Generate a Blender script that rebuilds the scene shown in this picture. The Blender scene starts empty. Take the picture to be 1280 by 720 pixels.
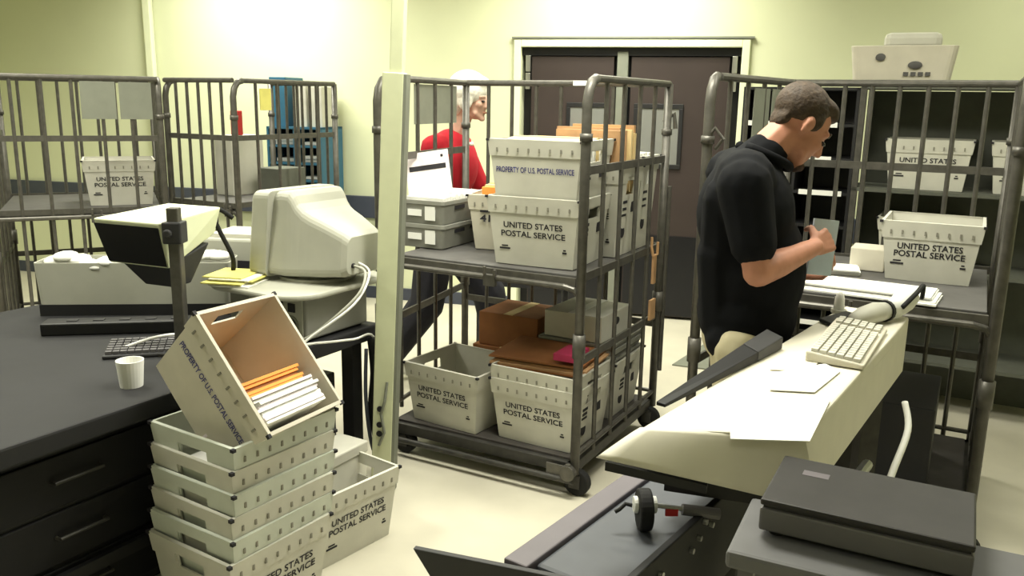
import bpy, bmesh, math, random
from mathutils import Vector, Matrix, Euler
random.seed(7)
S = bpy.context.scene
COL = S.collection
R = math.radians
V = Vector
E1 = V((.8797, -.4755, 0)); E2 = V((.4755, .8797, 0))     # the roll cart's own axes

# ------------------------------------------------------------------ materials
def mat(name, rgb, rough=.6, metal=0, var=.06, scale=14, bump=0, spec=.4, emit=0, trans=0):
    m = bpy.data.materials.new(name); m.use_nodes = True
    nt = m.node_tree; b = nt.nodes['Principled BSDF']
    b.inputs['Roughness'].default_value = rough; b.inputs['Metallic'].default_value = metal
    b.inputs['Specular IOR Level'].default_value = spec
    tc = nt.nodes.new('ShaderNodeTexCoord'); nz = nt.nodes.new('ShaderNodeTexNoise')
    nz.inputs['Scale'].default_value = scale; nz.inputs['Detail'].default_value = 5
    nt.links.new(tc.outputs['Object'], nz.inputs['Vector'])
    rp = nt.nodes.new('ShaderNodeValToRGB')
    lo = [max(0, c*(1-var)) for c in rgb]; hi = [min(1, c*(1+var)) for c in rgb]
    rp.color_ramp.elements[0].position = .3; rp.color_ramp.elements[1].position = .7
    rp.color_ramp.elements[0].color = (*lo, 1); rp.color_ramp.elements[1].color = (*hi, 1)
    nt.links.new(nz.outputs['Fac'], rp.inputs['Fac']); nt.links.new(rp.outputs['Color'], b.inputs['Base Color'])
    if bump:
        bp = nt.nodes.new('ShaderNodeBump'); bp.inputs['Strength'].default_value = bump
        bp.inputs['Distance'].default_value = .01
        nt.links.new(nz.outputs['Fac'], bp.inputs['Height']); nt.links.new(bp.outputs['Normal'], b.inputs['Normal'])
    if emit:
        b.inputs['Emission Color'].default_value = (*rgb, 1); b.inputs['Emission Strength'].default_value = emit
    return m

M = dict(
    wall=mat('painted_wall', (.70, .73, .50), .85, var=.02, scale=3),
    ceil=mat('ceiling_tile', (.80, .80, .74), .9, var=.03, scale=40),
    floor=mat('vinyl_floor', (.56, .53, .43), .42, var=.05, scale=5, spec=.35),
    stripe=mat('bumper_rail_blue', (.055, .062, .085), .6),
    trim=mat('painted_trim', (.78, .82, .58), .6, var=.02),
    door=mat('brown_door', (.040, .029, .026), .45, var=.12, scale=3),
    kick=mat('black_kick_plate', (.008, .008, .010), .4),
    steel=mat('dull_steel', (.095, .09, .078), .42, .40, var=.2, scale=25),
    steel2=mat('dark_steel', (.05, .048, .043), .5, .4, var=.25, scale=20),
    bright=mat('bright_steel', (.55, .55, .52), .3, .9),
    glassy=mat('door_glass', (.20, .205, .19), .15, var=.04),
    black=mat('black_plastic', (.012, .012, .013), .5),
    satin=mat('black_satin', (.010, .010, .011), .55, spec=.25),
    rubber=mat('rubber', (.010, .010, .010), .8),
    tub=mat('corrugated_white', (.54, .53, .46), .55, var=.07, scale=9, bump=.08),
    tub2=mat('corrugated_white_green', (.53, .56, .485), .55, var=.07, scale=9, bump=.08),
    tubtan=mat('corrugated_cream', (.58, .545, .45), .55, var=.07, scale=8, bump=.08),
    tray=mat('grey_tray_plastic', (.25, .25, .22), .55, var=.08),
    ink=mat('black_ink', (.015, .014, .018), .7),
    blueink=mat('blue_ink', (.05, .05, .19), .7),
    dot=mat('grey_ink', (.22, .21, .17), .7),
    paper=mat('white_paper', (.82, .82, .78), .75, var=.02),
    pinkpaper=mat('pinkish_paper', (.80, .72, .74), .75, var=.02),
    kraft=mat('kraft_brown', (.28, .11, .035), .75, var=.12),
    kraft2=mat('kraft_tan', (.46, .27, .13), .75, var=.12),
    manila=mat('manila', (.72, .56, .28), .75),
    orange=mat('orange_envelope', (.80, .30, .06), .7, var=.1),
    yellow=mat('yellow_paper', (.75, .70, .20), .7),
    red=mat('red_plastic', (.5, .03, .03), .5),
    magenta=mat('magenta_card', (.45, .03, .10), .6),
    teal=mat('teal_card', (.01, .16, .22), .6),
    mint=mat('mint_card', (.55, .75, .62), .6), pale=mat('pale_blue_paper', (.58, .68, .80), .7),
    beige=mat('beige_machine', (.70, .67, .56), .5, var=.03),
    pc=mat('beige_computer', (.40, .40, .34), .5, var=.03),
    pcdark=mat('grey_computer', (.24, .24, .215), .5, var=.03),
    dark=mat('dark_grey_plastic', (.032, .032, .034), .5, spec=.3),
    lid=mat('charcoal_lid', (.028, .026, .026), .5, var=.15, spec=.3),
    mid=mat('mid_grey_plastic', (.12, .115, .12), .5),
    tabletop=mat('grey_laminate', (.14, .14, .145), .55, spec=.3),
    blacktop=mat('black_laminate', (.022, .022, .024), .6, spec=.25),
    belt=mat('slate_belt', (.080, .086, .100), .55, var=.08),
    rail=mat('purple_grey_rail', (.13, .115, .13), .5),
    shelfgrey=mat('cart_shelf_grey', (.085, .082, .078), .6, var=.15),
    deck=mat('cart_deck_brown', (.045, .040, .036), .6, var=.2),
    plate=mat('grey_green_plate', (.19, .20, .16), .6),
    olive=mat('olive_steel', (.10, .105, .085), .6, var=.1),
    bluecab=mat('blue_shelf', (.03, .12, .20), .5),
    pole=mat('pole_paint', (.62, .65, .44), .5, var=.04),
    skin=mat('skin', (.46, .21, .135), .55, var=.08, scale=30),
    skin2=mat('fair_skin', (.62, .38, .29), .55, var=.06, scale=30),
    hair=mat('brown_hair', (.045, .028, .016), .7, var=.35, scale=60, bump=.5),
    blond=mat('pale_hair', (.88, .86, .76), .7, var=.1, scale=60, bump=.4),
    stubble=mat('dark_stubble', (.06, .035, .028), .8, var=.3, scale=80),
    shirt=mat('black_cotton', (.0045, .005, .0065), .9, var=.15, bump=.15, spec=.15),
    redshirt=mat('red_cotton', (.42, .008, .02), .85, var=.1, bump=.15),
    khaki=mat('khaki_cotton', (.50, .45, .30), .85, var=.08, bump=.2),
    navy=mat('dark_denim', (.012, .012, .018), .85, var=.2, bump=.2),
    cream=mat('cream_collar', (.70, .62, .52), .8),
    eye=mat('eye', (.02, .015, .012), .2),
    brass=mat('brass', (.35, .20, .05), .4, .6),
    lamp=mat('lamp_diffuser', (1.0, 1.0, .86), .5, var=0, emit=1),
)

# ------------------------------------------------------------------ mesh helpers
class MB:
    def __init__(s): s.bm = bmesh.new()
    def box(s, c, d, rot=None):
        r = bmesh.ops.create_cube(s.bm, size=1)
        m = Matrix.Translation(V(c)) @ (rot.to_4x4() if rot else Matrix()) @ Matrix.Diagonal((*d, 1))
        bmesh.ops.transform(s.bm, matrix=m, verts=r['verts']); return s
    def b2(s, a, b):          # box by two corners
        a, b = V(a), V(b); return s.box((a+b)/2, [abs(x) for x in (b-a)])
    def tube(s, pts, r, n=10, cap=True):
        pts = [V(p) for p in pts]; rs = r if isinstance(r, (list, tuple)) else [r]*len(pts)
        rings = []; up = None
        for i, p in enumerate(pts):
            t = (pts[min(i+1, len(pts)-1)] - pts[max(i-1, 0)]).normalized()
            if up is None: up = t.orthogonal().normalized()
            up = (up - t*up.dot(t))
            up = up.normalized() if up.length > 1e-6 else t.orthogonal().normalized()
            w = t.cross(up)
            rings.append([s.bm.verts.new(p + rs[i]*(math.cos(a)*up + math.sin(a)*w)) for a in [2*math.pi*k/n for k in range(n)]])
        for a, b in zip(rings, rings[1:]):
            for k in range(n): s.bm.faces.new((a[k], a[(k+1) % n], b[(k+1) % n], b[k]))
        if cap:
            s.bm.faces.new(rings[0][::-1]); s.bm.faces.new(rings[-1])
        return s
    def loft(s, loops, cap=True):
        rs = [[s.bm.verts.new(p) for p in l] for l in loops]
        n = len(rs[0])
        for a, b in zip(rs, rs[1:]):
            for k in range(n): s.bm.faces.new((a[k], a[(k+1) % n], b[(k+1) % n], b[k]))
        if cap: s.bm.faces.new(rs[0][::-1]); s.bm.faces.new(rs[-1])
        return s
    def prism(s, poly, z0, z1):
        z0 = z0 if isinstance(z0, (list, tuple)) else [z0]*len(poly); z1 = z1 if isinstance(z1, (list, tuple)) else [z1]*len(poly)
        return s.loft([[(p[0], p[1], z) for p, z in zip(poly, z0)], [(p[0], p[1], z) for p, z in zip(poly, z1)]])
    def ell(s, c, r, rot=None, sub=3):
        g = bmesh.ops.create_icosphere(s.bm, subdivisions=sub, radius=1)
        m = Matrix.Translation(V(c)) @ (rot.to_4x4() if rot else Matrix()) @ Matrix.Diagonal((*r, 1))
        bmesh.ops.transform(s.bm, matrix=m, verts=g['verts']); return s
    def caps(s, p0, r0, p1, r1):     # tapered capsule
        b = bmesh.new()
        for p, r in ((p0, r0), (p1, r1)):
            bmesh.ops.create_icosphere(b, subdivisions=2, radius=r, matrix=Matrix.Translation(V(p)))
        h = bmesh.ops.convex_hull(b, input=b.verts)
        kill = [g for g in h['geom_interior'] if isinstance(g, bmesh.types.BMVert)]
        bmesh.ops.delete(b, geom=kill, context='VERTS')
        me = bpy.data.meshes.new('t'); b.to_mesh(me); b.free(); s.bm.from_mesh(me); bpy.data.meshes.remove(me); return s
    def xf(s, m): bmesh.ops.transform(s.bm, matrix=m, verts=s.bm.verts); return s
    def build(s, name, m, parent=None, smooth=False, bevel=0, seg=2, solid=0, sub=0):
        bmesh.ops.recalc_face_normals(s.bm, faces=s.bm.faces)
        me = bpy.data.meshes.new(name); s.bm.to_mesh(me); s.bm.free()
        me.materials.append(m if not isinstance(m, str) else M[m])
        o = bpy.data.objects.new(name, me); COL.objects.link(o)
        if parent: o.parent = parent
        if solid:
            k = o.modifiers.new('s', 'SOLIDIFY'); k.thickness = solid; k.offset = 0
        if bevel:
            k = o.modifiers.new('b', 'BEVEL'); k.width = bevel; k.segments = seg; k.limit_method = 'ANGLE'; k.angle_limit = R(35)
        if sub:
            k = o.modifiers.new('u', 'SUBSURF'); k.levels = sub; k.render_levels = sub
        if smooth: me.polygons.foreach_set('use_smooth', [True]*len(me.polygons))
        return o

def tag(o, label, cat, group=None):
    o['label'] = label; o['category'] = cat
    if group: o['group'] = group
    return o
def thing(name, label, cat, loc=(0, 0, 0), rz=0, group=None, rot=None):
    o = bpy.data.objects.new(name, None); COL.objects.link(o); o.empty_display_size = .1
    o.location = loc
    if rot is not None: o.rotation_euler = rot.to_euler()
    else: o.rotation_euler = (0, 0, rz)
    return tag(o, label, cat, group)
def struct(o): o['kind'] = 'structure'; return o
def copy_tree(o, parent=None):
    c = o.copy(); COL.objects.link(c)
    if parent: c.parent = parent
    for ch in [x for x in COL.objects if x.parent == o]: copy_tree(ch, c)
    return c

def textmesh(mb, txt, width, org, xd, yd, height=None, bold=.012, lift=.0012):
    """adds flat lettering centred at org, running along xd, upward yd"""
    cu = bpy.data.curves.new('t', 'FONT'); cu.body = txt; cu.align_x = 'CENTER'; cu.size = 1; cu.offset = bold; cu.space_line = .95
    cu.resolution_u = 3; cu.extrude = .0
    o = bpy.data.objects.new('t', cu); COL.objects.link(o)
    dg = bpy.context.evaluated_depsgraph_get(); me = bpy.data.meshes.new_from_object(o.evaluated_get(dg))
    bpy.data.objects.remove(o); bpy.data.curves.remove(cu)
    xs = [v.co.x for v in me.vertices]; ys = [v.co.y for v in me.vertices]
    w = max(xs)-min(xs); h = max(ys)-min(ys); cx = (max(xs)+min(xs))/2; cy = (max(ys)+min(ys))/2
    kx = width/w; ky = (height/h) if height else kx
    xd, yd = V(xd).normalized(), V(yd).normalized(); n = xd.cross(yd)
    for v in me.vertices:
        v.co = V(org) + xd*(v.co.x-cx)*kx + yd*(v.co.y-cy)*ky + n*lift
    mb.bm.from_mesh(me); bpy.data.meshes.remove(me)
    return mb

def rrect(w, h, r, n=4, cx=0, cy=0):
    pts = []
    for (sx, sy, a0) in ((1, 1, 0), (-1, 1, 90), (-1, -1, 180), (1, -1, 270)):
        for k in range(n+1):
            a = R(a0 + 90*k/n); pts.append((cx + sx*(w/2-r) + r*math.cos(a), cy + sy*(h/2-r) + r*math.sin(a)))
    return pts

# ------------------------------------------------------------------ postal tub
T, HD, TH = .41, .38, .28
def tub_parts(root, m='tub', t=T, hd=HD, h=TH, ins=.028, front=1, ink='ink', back_ink='blueink', emblem=False, dots=True):
    """tub with origin at the middle of its base; +-y faces carry the writing, +-x faces the hand holes"""
    def P(fx, fy, z):
        k = z/h; return V(((fx)*(t/2-ins*(1-k)), (fy)*(hd/2-ins*(1-k)), z))
    mb = MB(); bm = mb.bm
    zs = [0, .35*h, .70*h, .86*h, h]; cols = [-1, -.34, .34, 1]
    for s in (-1, 1):
        for face in 'xy':
            g = [[bm.verts.new(P(s, c, z) if face == 'x' else P(c, s, z)) for c in cols] for z in zs]
            for i in range(4):
                for j in range(3):
                    if face == 'x' and i == 2 and j == 1: continue
                    bm.faces.new((g[i][j], g[i][j+1], g[i+1][j+1], g[i+1][j]))
    bm.faces.new([bm.verts.new(P(x, y, 0)) for x, y in ((-1, -1), (1, -1), (1, 1), (-1, 1))])
    bmesh.ops.remove_doubles(bm, verts=bm.verts, dist=.0005)
    mb.build('shell', m, root, solid=.006)
    # folded flange around the rim
    mb = MB(); bm = mb.bm
    lp = []
    for z, o in ((h-.066, .0055), (h+.003, .0065), (h+.003, -.004)):
        lp.append([P(x, y, min(z, h)) + V((x*o, y*o, z-min(z, h))) for x, y in ((-1, -1), (1, -1), (1, 1), (-1, 1))])
    rs = [[bm.verts.new(p) for p in l] for l in lp]
    holes = []
    for a, b in zip(rs, rs[1:]):
        for k in range(4):
            q = (a[k], a[(k+1) % 4], b[(k+1) % 4], b[k])
            if a is rs[0] and k in (1, 3):      # leave room for the hand hole
                A, B, C, D = [v.co.copy() for v in q]
                c = [[bm.verts.new(A.lerp(B, f).lerp(D.lerp(C, f), g)) for f in (0, .32, .68, 1)] for g in (0, .42, 1)]
                for i in range(2):
                    for j in range(3):
                        if i == 0 and j == 1: continue
                        bm.faces.new((c[i][j], c[i][j+1], c[i+1][j+1], c[i+1][j]))
            else: bm.faces.new(q)
    bmesh.ops.remove_doubles(bm, verts=bm.verts, dist=.0004)
    mb.build('rim_flange', m, root, solid=.004)
    # corner rivets
    mb = MB()
    for x in (-1, 1):
        for y in (-1, 1):
            p = P(x, y, h) + V((x*.006, y*.006, 0)); mb.box(p, (.013, .013, .010))
    mb.build('corner_rivets', 'ink', root)
    if dots:
        mb = MB()
        for s in (-1, 1):
            for k in range(8):
                p = P(-.84+1.68*k/7, s, h-.040) + V((0, s*.0085, 0)); mb.box(p, (.007, .004, .017))
        mb.build('staple_marks', 'dot', root)
    def face(s, z):
        p = P(0, s, z) + V((0, s*.0032, 0)); xd = V((-s, 0, 0)); yd = (P(0, s, h)-P(0, s, 0)).normalized(); return p, xd, yd
    p, xd, yd = face(-front, .60*h); mb = MB()
    textmesh(mb, 'UNITED STATES', t*.66, p, xd, yd, height=.026, bold=.02)
    p, xd, yd = face(-front, .47*h)
    textmesh(mb, 'POSTAL SERVICE', t*.72, p, xd, yd, height=.026, bold=.02)
    for f, w in ((-.72, .05), (.78, .02)):
        q = P(f*front, -front, .07) + V((0, -front*.0036, 0)); mb.box(q, (w, .0014, .007))
        mb.box(q + V((0, 0, .011)), (w*.6, .0014, .006))
    mb.build('lettering', ink, root)
    p, xd, yd = face(front, .58*h); mb = MB()
    textmesh(mb, 'PROPERTY OF U.S. POSTAL SERVICE', t*.86, p, xd, yd, height=.024, bold=.02)
    mb.build('back_lettering', back_ink, root)
    if emblem:
        mb = MB()
        for s in (-1, 1):
            def Q(f, z): return P(s, f, z) + V((s*.0035, 0, 0))
            for f, z, a, b in ((-.35, .62, .05, .012), (-.35, .54, .045, .012), (-.35, .47, .05, .010), (.45, .55, .035, .05)):
                mb.box(Q(f, z*h), (.0014, a, b))
            g = [(Q(-.35, .28*h) + V((0, .026*math.cos(a), .030*math.sin(a)))) for a in [k*math.pi/6 for k in range(12)]]
            mb.bm.faces.new([mb.bm.verts.new(v) for v in g])
        mb.build('side_markings', 'ink', root, solid=.001)
    return root
def tub(label, loc, rz, group='white postal tubs', **k):
    r = thing('mail_tub', label, 'mail tub', loc, rz, group); return tub_parts(r, **k)

# ------------------------------------------------------------------ room
RA = math.atan2(-.242, .970)
P0 = V((1.31, 6.42, 0)); U = V((.970, -.242, 0)); N = V((.242, .970, 0))     # back wall: along, and away
def Wp(u, z, d=0): return P0 + U*u + N*d + V((0, 0, z))
RW = Matrix.Rotation(RA, 3, 'Z')
HT = 3.05; UL, UR, DB = -6.6, 3.6, -9.5
mb = MB(); mb.prism([Wp(UL-.2, 0, .3), Wp(UR+.2, 0, .3), Wp(UR+.2, 0, DB-.2), Wp(UL-.2, 0, DB-.2)], -.1, 0)
struct(mb.build('floor', 'floor'))
mb = MB(); mb.prism([Wp(UL-.2, 0, .3), Wp(UR+.2, 0, .3), Wp(UR+.2, 0, DB-.2), Wp(UL-.2, 0, DB-.2)], HT, HT+.1)
struct(mb.build('ceiling', 'ceil'))
def wbox(mb, u0, u1, z0, z1, d0, d1):
    mb.box(Wp((u0+u1)/2, (z0+z1)/2, (d0+d1)/2), (u1-u0, d1-d0, z1-z0), RW); return mb
DL, DR, DT = -1.307, .322, 2.05
mb = MB(); wbox(mb, UL, DL, 0, HT, 0, .12); wbox(mb, DR, UR, 0, HT, 0, .12); wbox(mb, DL, DR, DT, HT, 0, .12)
struct(mb.build('wall_back', 'wall'))
for nm, a, b in (('wall_left', UL, UL-.12), ('wall_right', UR+.12, UR)):
    mb = MB(); mb.box(Wp((a+b)/2, HT/2, DB/2), (.12, -DB, HT), RW); struct(mb.build(nm, 'wall'))
mb = MB(); wbox(mb, UL, UR, 0, HT, DB-.12, DB); struct(mb.build('wall_front', 'wall'))
# bumper rail and baseboard
mb = MB(); wbox(mb, UL, DL-.06, .68, .86, -.035, 0); wbox(mb, DR+.06, UR, .68, .86, -.035, 0)
struct(mb.build('trim_1', 'stripe', bevel=.006))
mb = MB(); wbox(mb, UL, DL-.06, 0, .10, -.02, 0); wbox(mb, DR+.06, UR, 0, .10, -.02, 0)
struct(mb.build('baseboard_back', 'stripe', bevel=.004))
mb = MB(); wbox(mb, DL-.055, DL, 0, DT+.055, -.03, .12); wbox(mb, DR, DR+.055, 0, DT+.055, -.03, .12); wbox(mb, DL, DR, DT, DT+.055, -.03, .12)
struct(mb.build('trim_2', 'trim', bevel=.006))
mb = MB(); wbox(mb, DL-.07, DR+.08, DT+.06, DT+.075, -.035, 0); struct(mb.build('trim_3', 'plate'))
# black sheet filling the doorway behind the doors, stands for shade in the gaps
mb = MB(); wbox(mb, DL, DR, 0, DT, .11, .12); struct(mb.build('gap_backing', 'kick'))
def door(i, u0, u1, w0, w1, hinge):
    r = thing('door_%d' % i, 'x', 'door'); del r['label']; del r['category']; r['kind'] = 'structure'
    mb = MB(); wbox(mb, u0, u1, .02, 1.985, .03, .075); mb.build('leaf', 'door', r, bevel=.003)
    mb = MB(); wbox(mb, u0+.01, u1-.01, .03, .655, .022, .03); mb.build('kick_plate', 'kick', r)
    mb = MB()
    for a, b, c, d in ((w0-.03, w1+.03, 1.61, 1.645), (w0-.03, w1+.03, 1.165, 1.20), (w0-.03, w0, 1.2, 1.61), (w1, w1+.03, 1.2, 1.61)): wbox(mb, a, b, c, d, .015, .03)
    mb.build('window_frame', 'black', r, bevel=.003)
    mb = MB(); wbox(mb, w0, w1, 1.20, 1.61, .022, .03); mb.build('pane', 'glassy', r)
    mb = MB()
    for z in (.3, 1.05, 1.80, 1.93): wbox(mb, hinge-.018, hinge+.018, z-.06, z+.06, .005, .03)
    mb.build('hinge', 'bright', r, bevel=.004)
    return r
door(1, DL+.075, -.60, -.92, -.66, DL+.05)
door(2, -.47, DR-.08, -.405, -.10, DR-.045)
mb = MB(); wbox(mb, -.575, -.492, 0, 2.02, .01, .08); struct(mb.build('trim_5', 'plate', bevel=.006))
mb = MB(); wbox(mb, DL, DR, 1.99, DT, .02, .08); struct(mb.build('trim_6', 'kick'))
# wall conduit
mb = MB(); c = Wp(-4.54, 0, -.04); mb.box(c + V((0, 0, HT/2)), (.075, .05, HT), RW)
o = mb.build('wall_conduit', 'trim', bevel=.01); tag(o, 'pale vertical cable conduit fixed to the back wall at left', 'conduit')

# ------------------------------------------------------------------ ceiling lamps
def troffer(u, d, i, pw):
    c = Wp(u, HT, d)
    r = thing('ceiling_light', 'recessed fluorescent ceiling panel above the frame', 'ceiling light', c, RA, 'fluorescent ceiling panels')
    mb = MB()
    for x, y, a, b in ((0, .31, 1.26, .03), (0, -.31, 1.26, .03), (.615, 0, .03, .59), (-.615, 0, .03, .59)): mb.box((x, y, -.012), (a, b, .024))
    mb.build('frame', 'trim', r)
    mb = MB(); mb.box((0, 0, -.008), (1.2, .59, .008)); mb.build('diffuser', 'lamp', r)
    L = bpy.data.lights.new('fluorescent_tubes', 'AREA'); L.shape = 'RECTANGLE'; L.size = 1.18; L.size_y = .56; L.energy = pw
    L.color = (1.0, .98, .84); L.spread = R(150)
    lo = bpy.data.objects.new('fluorescent_tubes', L); COL.objects.link(lo); lo.parent = r; lo.location = (0, 0, -.03)
LP = 34
for k, (u, d, f) in enumerate(((-3.4, -.75, 1.5), (-.55, -.75, 1.5), (2.4, -.9, .35), (-3.4, -2.9, 1.1), (-.9, -2.4, .8), (1.5, -3.0, .6), (-2.9, -4.4, 1.3), (-.2, -3.7, 1.7), (-2.2, -7.4, .12), (.4, -7.4, .12))):
    troffer(u, d, k, LP*f)

# ------------------------------------------------------------------ roll carts
def cart(name, label, loc, rz, W=.962, D=.97, H=1.74, left=True, right=True, back=True, front=False, shelf=True, group='steel mail roll carts', plates=None, lf=(0, 0), lb=None, brails=(.95, .55)):
    r = thing(name, label, 'roll cart', loc, rz, group)
    lb = lb or (0, D)
    mb = MB()
    for y in (.02, D-.02): mb.box((W/2, y, .128), (W, .04, .05))
    for x in (.02, W-.02): mb.box((x, D/2, .128), (.04, D, .05))
    mb.tube([(-.01, -.03, .085), (W+.01, -.03, .085)], .014)
    for x in (.03, W-.03): mb.box((x, -.012, .105), (.03, .04, .06))
    mb.build('base_frame', 'steel2', r, bevel=.004)
    mb = MB(); mb.box((W/2, D/2, .153), (W-.05, D-.05, .02)); mb.build('deck', 'deck', r)
    rp = .020
    for x in (0, W):
        for y in (0, D):
            if not ((x == 0 and left) or (x == W and right) or (y == D and back) or (y == 0 and front)): continue
            x_ = x; x = x if x else (lf[0] if y == 0 else lb[0])
            mb = MB()
            if y == 0: mb.tube([(x, 0, .11), (x, 0, H-.10), (x, .012, H-.05), (x, .04, H-.012), (x, .08, H)], rp, 12)
            else: mb.tube([(x, y, .11), (x, y, H)], rp, 12)
            mb.tube([(x, y, .62), (x, y, .72)], rp*1.35, 12); mb.tube([(x, y, 1.50), (x, y, 1.53)], rp*1.3, 12)
            mb.build('corner_post', 'steel', r, smooth=True); x = x_
    def panel(nm, a, b, nbar, rails, mtl='steel', skip=.04):
        a, b = V(a), V(b); d = b-a; mb = MB()
        s = .08 if nm == 'side_panel' else 0
        mb.tube([a + d.normalized()*s + V((0, 0, H)), b + V((0, 0, H))], .016, 10)
        mb.tube([a + V((0, 0, .19)), b + V((0, 0, .19))], .011, 8)
        for k in range(nbar):
            f = (k+1)/(nbar+1); p = a + d*f
            mb.tube([p + V((0, 0, .15)), p + V((0, 0, H-.005))], .0105, 8)
        for z in rails:
            p = (a+b)/2; ang = math.atan2(d.y, d.x)
            mb.box(p + V((0, 0, z)), (d.length, .011, .034), Matrix.Rotation(ang, 3, 'Z'))
        return mb.build(nm, mtl, r)
    if left: panel('side_panel', (*lf, 0), (*lb, 0), 4, (1.385, .62))
    if right: panel('side_panel', (W, 0, 0), (W, D, 0), 4, (1.385, .955, .60))
    if back: panel('back_panel', (*lb, 0), (W, D, 0), 7, brails)
    if front: panel('front_panel', (0, 0, 0), (W, 0, 0), 5, (1.385, .95))
    if shelf:
        mb = MB(); mb.box((W/2, D/2+.0, .950), (W-.06, D-.06, .016)); sh = mb.build('shelf', 'shelfgrey', r, bevel=.003)
        mb = MB(); mb.tube([(.02, -.012, .915), (W-.07, -.012, .915), (W-.03, -.005, .905), (W-.012, .0, .885)], .013, 10)
        mb.box((W/2, .012, .935), (W-.05, .02, .03)); mb.build('shelf_rail', 'steel', sh)
        mb = MB(); mb.box((.55, -.022, .905), (.055, .025, .05)); mb.tube([(.53, -.035, .93), (.53, -.035, .965)], .008); mb.tube([(.58, -.035, .93), (.58, -.035, .955)], .008)
        mb.build('shelf_hinge', 'steel', sh, bevel=.004)
    for x in (.045, W-.02):
        for y in (.035, D-.04):
            c = MB(); c.box((x, y, .095), (.06, .05, .02)); 
            for s in (-1, 1): c.box((x+.015, y+s*.023, .065), (.05, .006, .06))
            c = c.build('caster', 'steel2', r)
            w = MB(); w.tube([(x+.02, y-.020, .058), (x+.02, y+.020, .058)], .058, 22); w.build('wheel', 'rubber', c, bevel=.006)
    if plates:
        mb = MB()
        for a, b, z0, z1 in plates:
            a, b = V(a), V(b); d = b-a
            mb.box((a+b)/2 + V((0, 0, (z0+z1)/2)), (d.length, .004, z1-z0), Matrix.Rotation(math.atan2(d.y, d.x), 3, 'Z'))
        mb.build('placard_plate', 'plate', r)
    return r
CR = math.atan2(E1.y, E1.x)
CART = (-.568, 3.819, 0)
cm = Matrix.Translation(CART) @ Matrix.Rotation(CR, 4, 'Z')
def CL(x, y, z): return cm @ V((x, y, z))
main = cart('roll_cart', 'steel roll cart in centre, two decks loaded with white tubs', CART, CR,
            lf=(-.045, 0), lb=(-.184, .97), plates=[((-.10, .36, 0), (-.127, .56, 0), 1.53, 1.72), ((-.132, .60, 0), (-.165, .84, 0), 1.53, 1.72)])
mb = MB(); mb.box((.50, .955, 1.742), (.075, .008, .024)); mb.build('label', 'paper', main)
mb = MB(); mb.tube([(.945, -.03, .16), (.945, -.03, .09)], .012); mb.tube([(.945, -.045, .12), (.945, -.015, .12)], .035, 16); mb.box((.90, -.022, .12), (.12, .01, .05))
mb.build('brake_pedal', 'steel', main, bevel=.003)
mb = MB(); mb.tube([(.975, .80, 1.02), (.975, .80, .97), (.985, .80, .93), (.985, .86, .93), (.985, .86, .99)], .007); mb.box((.985, .82, .86), (.012, .035, .14)); mb.box((.985, .82, .66), (.012, .07, .10)); mb.build('strap', 'kraft2', main)
mb = MB(); mb.tube([(.94, D, 1.56) for D in (.985,)] + [(.99, .985, 1.60), (1.0, .985, 1.53)], .012); mb.tube([(W_, .99, .3) for W_ in (.985,)] + [(.985, .99, 1.25)], .012); mb.build('latch_rod', 'steel', main)

# second cart, man works at it
c2 = cart('roll_cart', 'steel roll cart at right whose open front the man in black faces', (.748, 3.35, 0), CR, W=1.05, H=1.755, lb=(.12, .97), brails=(1.385, .95, .55),
          plates=[((.062, .45, 0), (.085, .64, 0), 1.42, 1.72), ((.090, .67, 0), (.122, .93, 0), 1.42, 1.72)])
mb = MB(); mb.tube([(-.008, -.0, 1.52), (.03, -.01, 1.56), (.06, 0, 1.52), (.03, .01, 1.48)], .008); mb.build('latch', 'steel', c2)

# carts at left rear
c3 = cart('roll_cart', 'empty steel roll cart at left rear in front of the blue shelf unit', (-1.78-.62*.8797, 5.5+.62*.4755, 0), CR, W=.62, H=1.745, left=False, right=True, back=True, front=True)
c4 = cart('roll_cart', 'steel roll cart cut by left edge with grey plates at its top', (-2.19-.95*math.cos(R(25)), 5.35-.95*math.sin(R(25)), 0), R(25), W=.95, H=1.74, front=True, left=True, right=True, back=True,
          plates=[((.52, -.012, 0), (.71, -.012, 0), 1.50, 1.72), ((.73, -.012, 0), (.91, -.012, 0), 1.50, 1.72)])
m3 = Matrix.Translation(c3.location) @ Matrix.Rotation(CR, 4, 'Z')
m4 = Matrix.Translation(c4.location) @ Matrix.Rotation(R(25), 4, 'Z')

# ------------------------------------------------------------------ tubs on main cart
def ctub(label, x, y, z, rz=0, **k): return tub(label, CL(x, y, z), CR+rz, **k)
ctub('white tub on upper deck front right, UNITED STATES POSTAL SERVICE facing out', .690, .255, .962, R(3), emblem=True, h=.290, group='tubs on the roll cart')
ctub('full white tub nested in the upper deck front tub, blue PROPERTY line facing out', .693, .255, 1.20, R(3), front=-1, emblem=True, h=.290, group='tubs on the roll cart')
ctub('white tub behind the upper front pair, brown flats standing in it', .755, .585, .962, 0, emblem=True, t=.36, h=.40, hd=.27, group='tubs on the roll cart')
ctub('white tub at back right corner of the upper deck, white mail on top', .775, .835, .962, 0, emblem=True, t=.32, h=.44, hd=.22, group='tubs on the roll cart')
t2 = thing('mail_tub', 'white tub with a small black 41 label holding orange folders', 'mail tub', CL(.36, .52, .962), CR+R(14), 'tubs on the roll cart')
tub_parts(t2, m='tubtan', t=.33, hd=.36, h=.255)
for ch in [o for o in COL.objects if o.parent == t2 and o.name.startswith(('lettering', 'back_lettering'))]: bpy.data.objects.remove(ch)
mb = MB(); textmesh(mb, '41', .05, (-.085, -.1785, .15), (1, 0, 0), (0, .1, 1), height=.034, bold=.03); mb.box((-.085, -.1795, .183), (.05, .002, .010)); mb.build('number_label', 'ink', t2)
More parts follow.
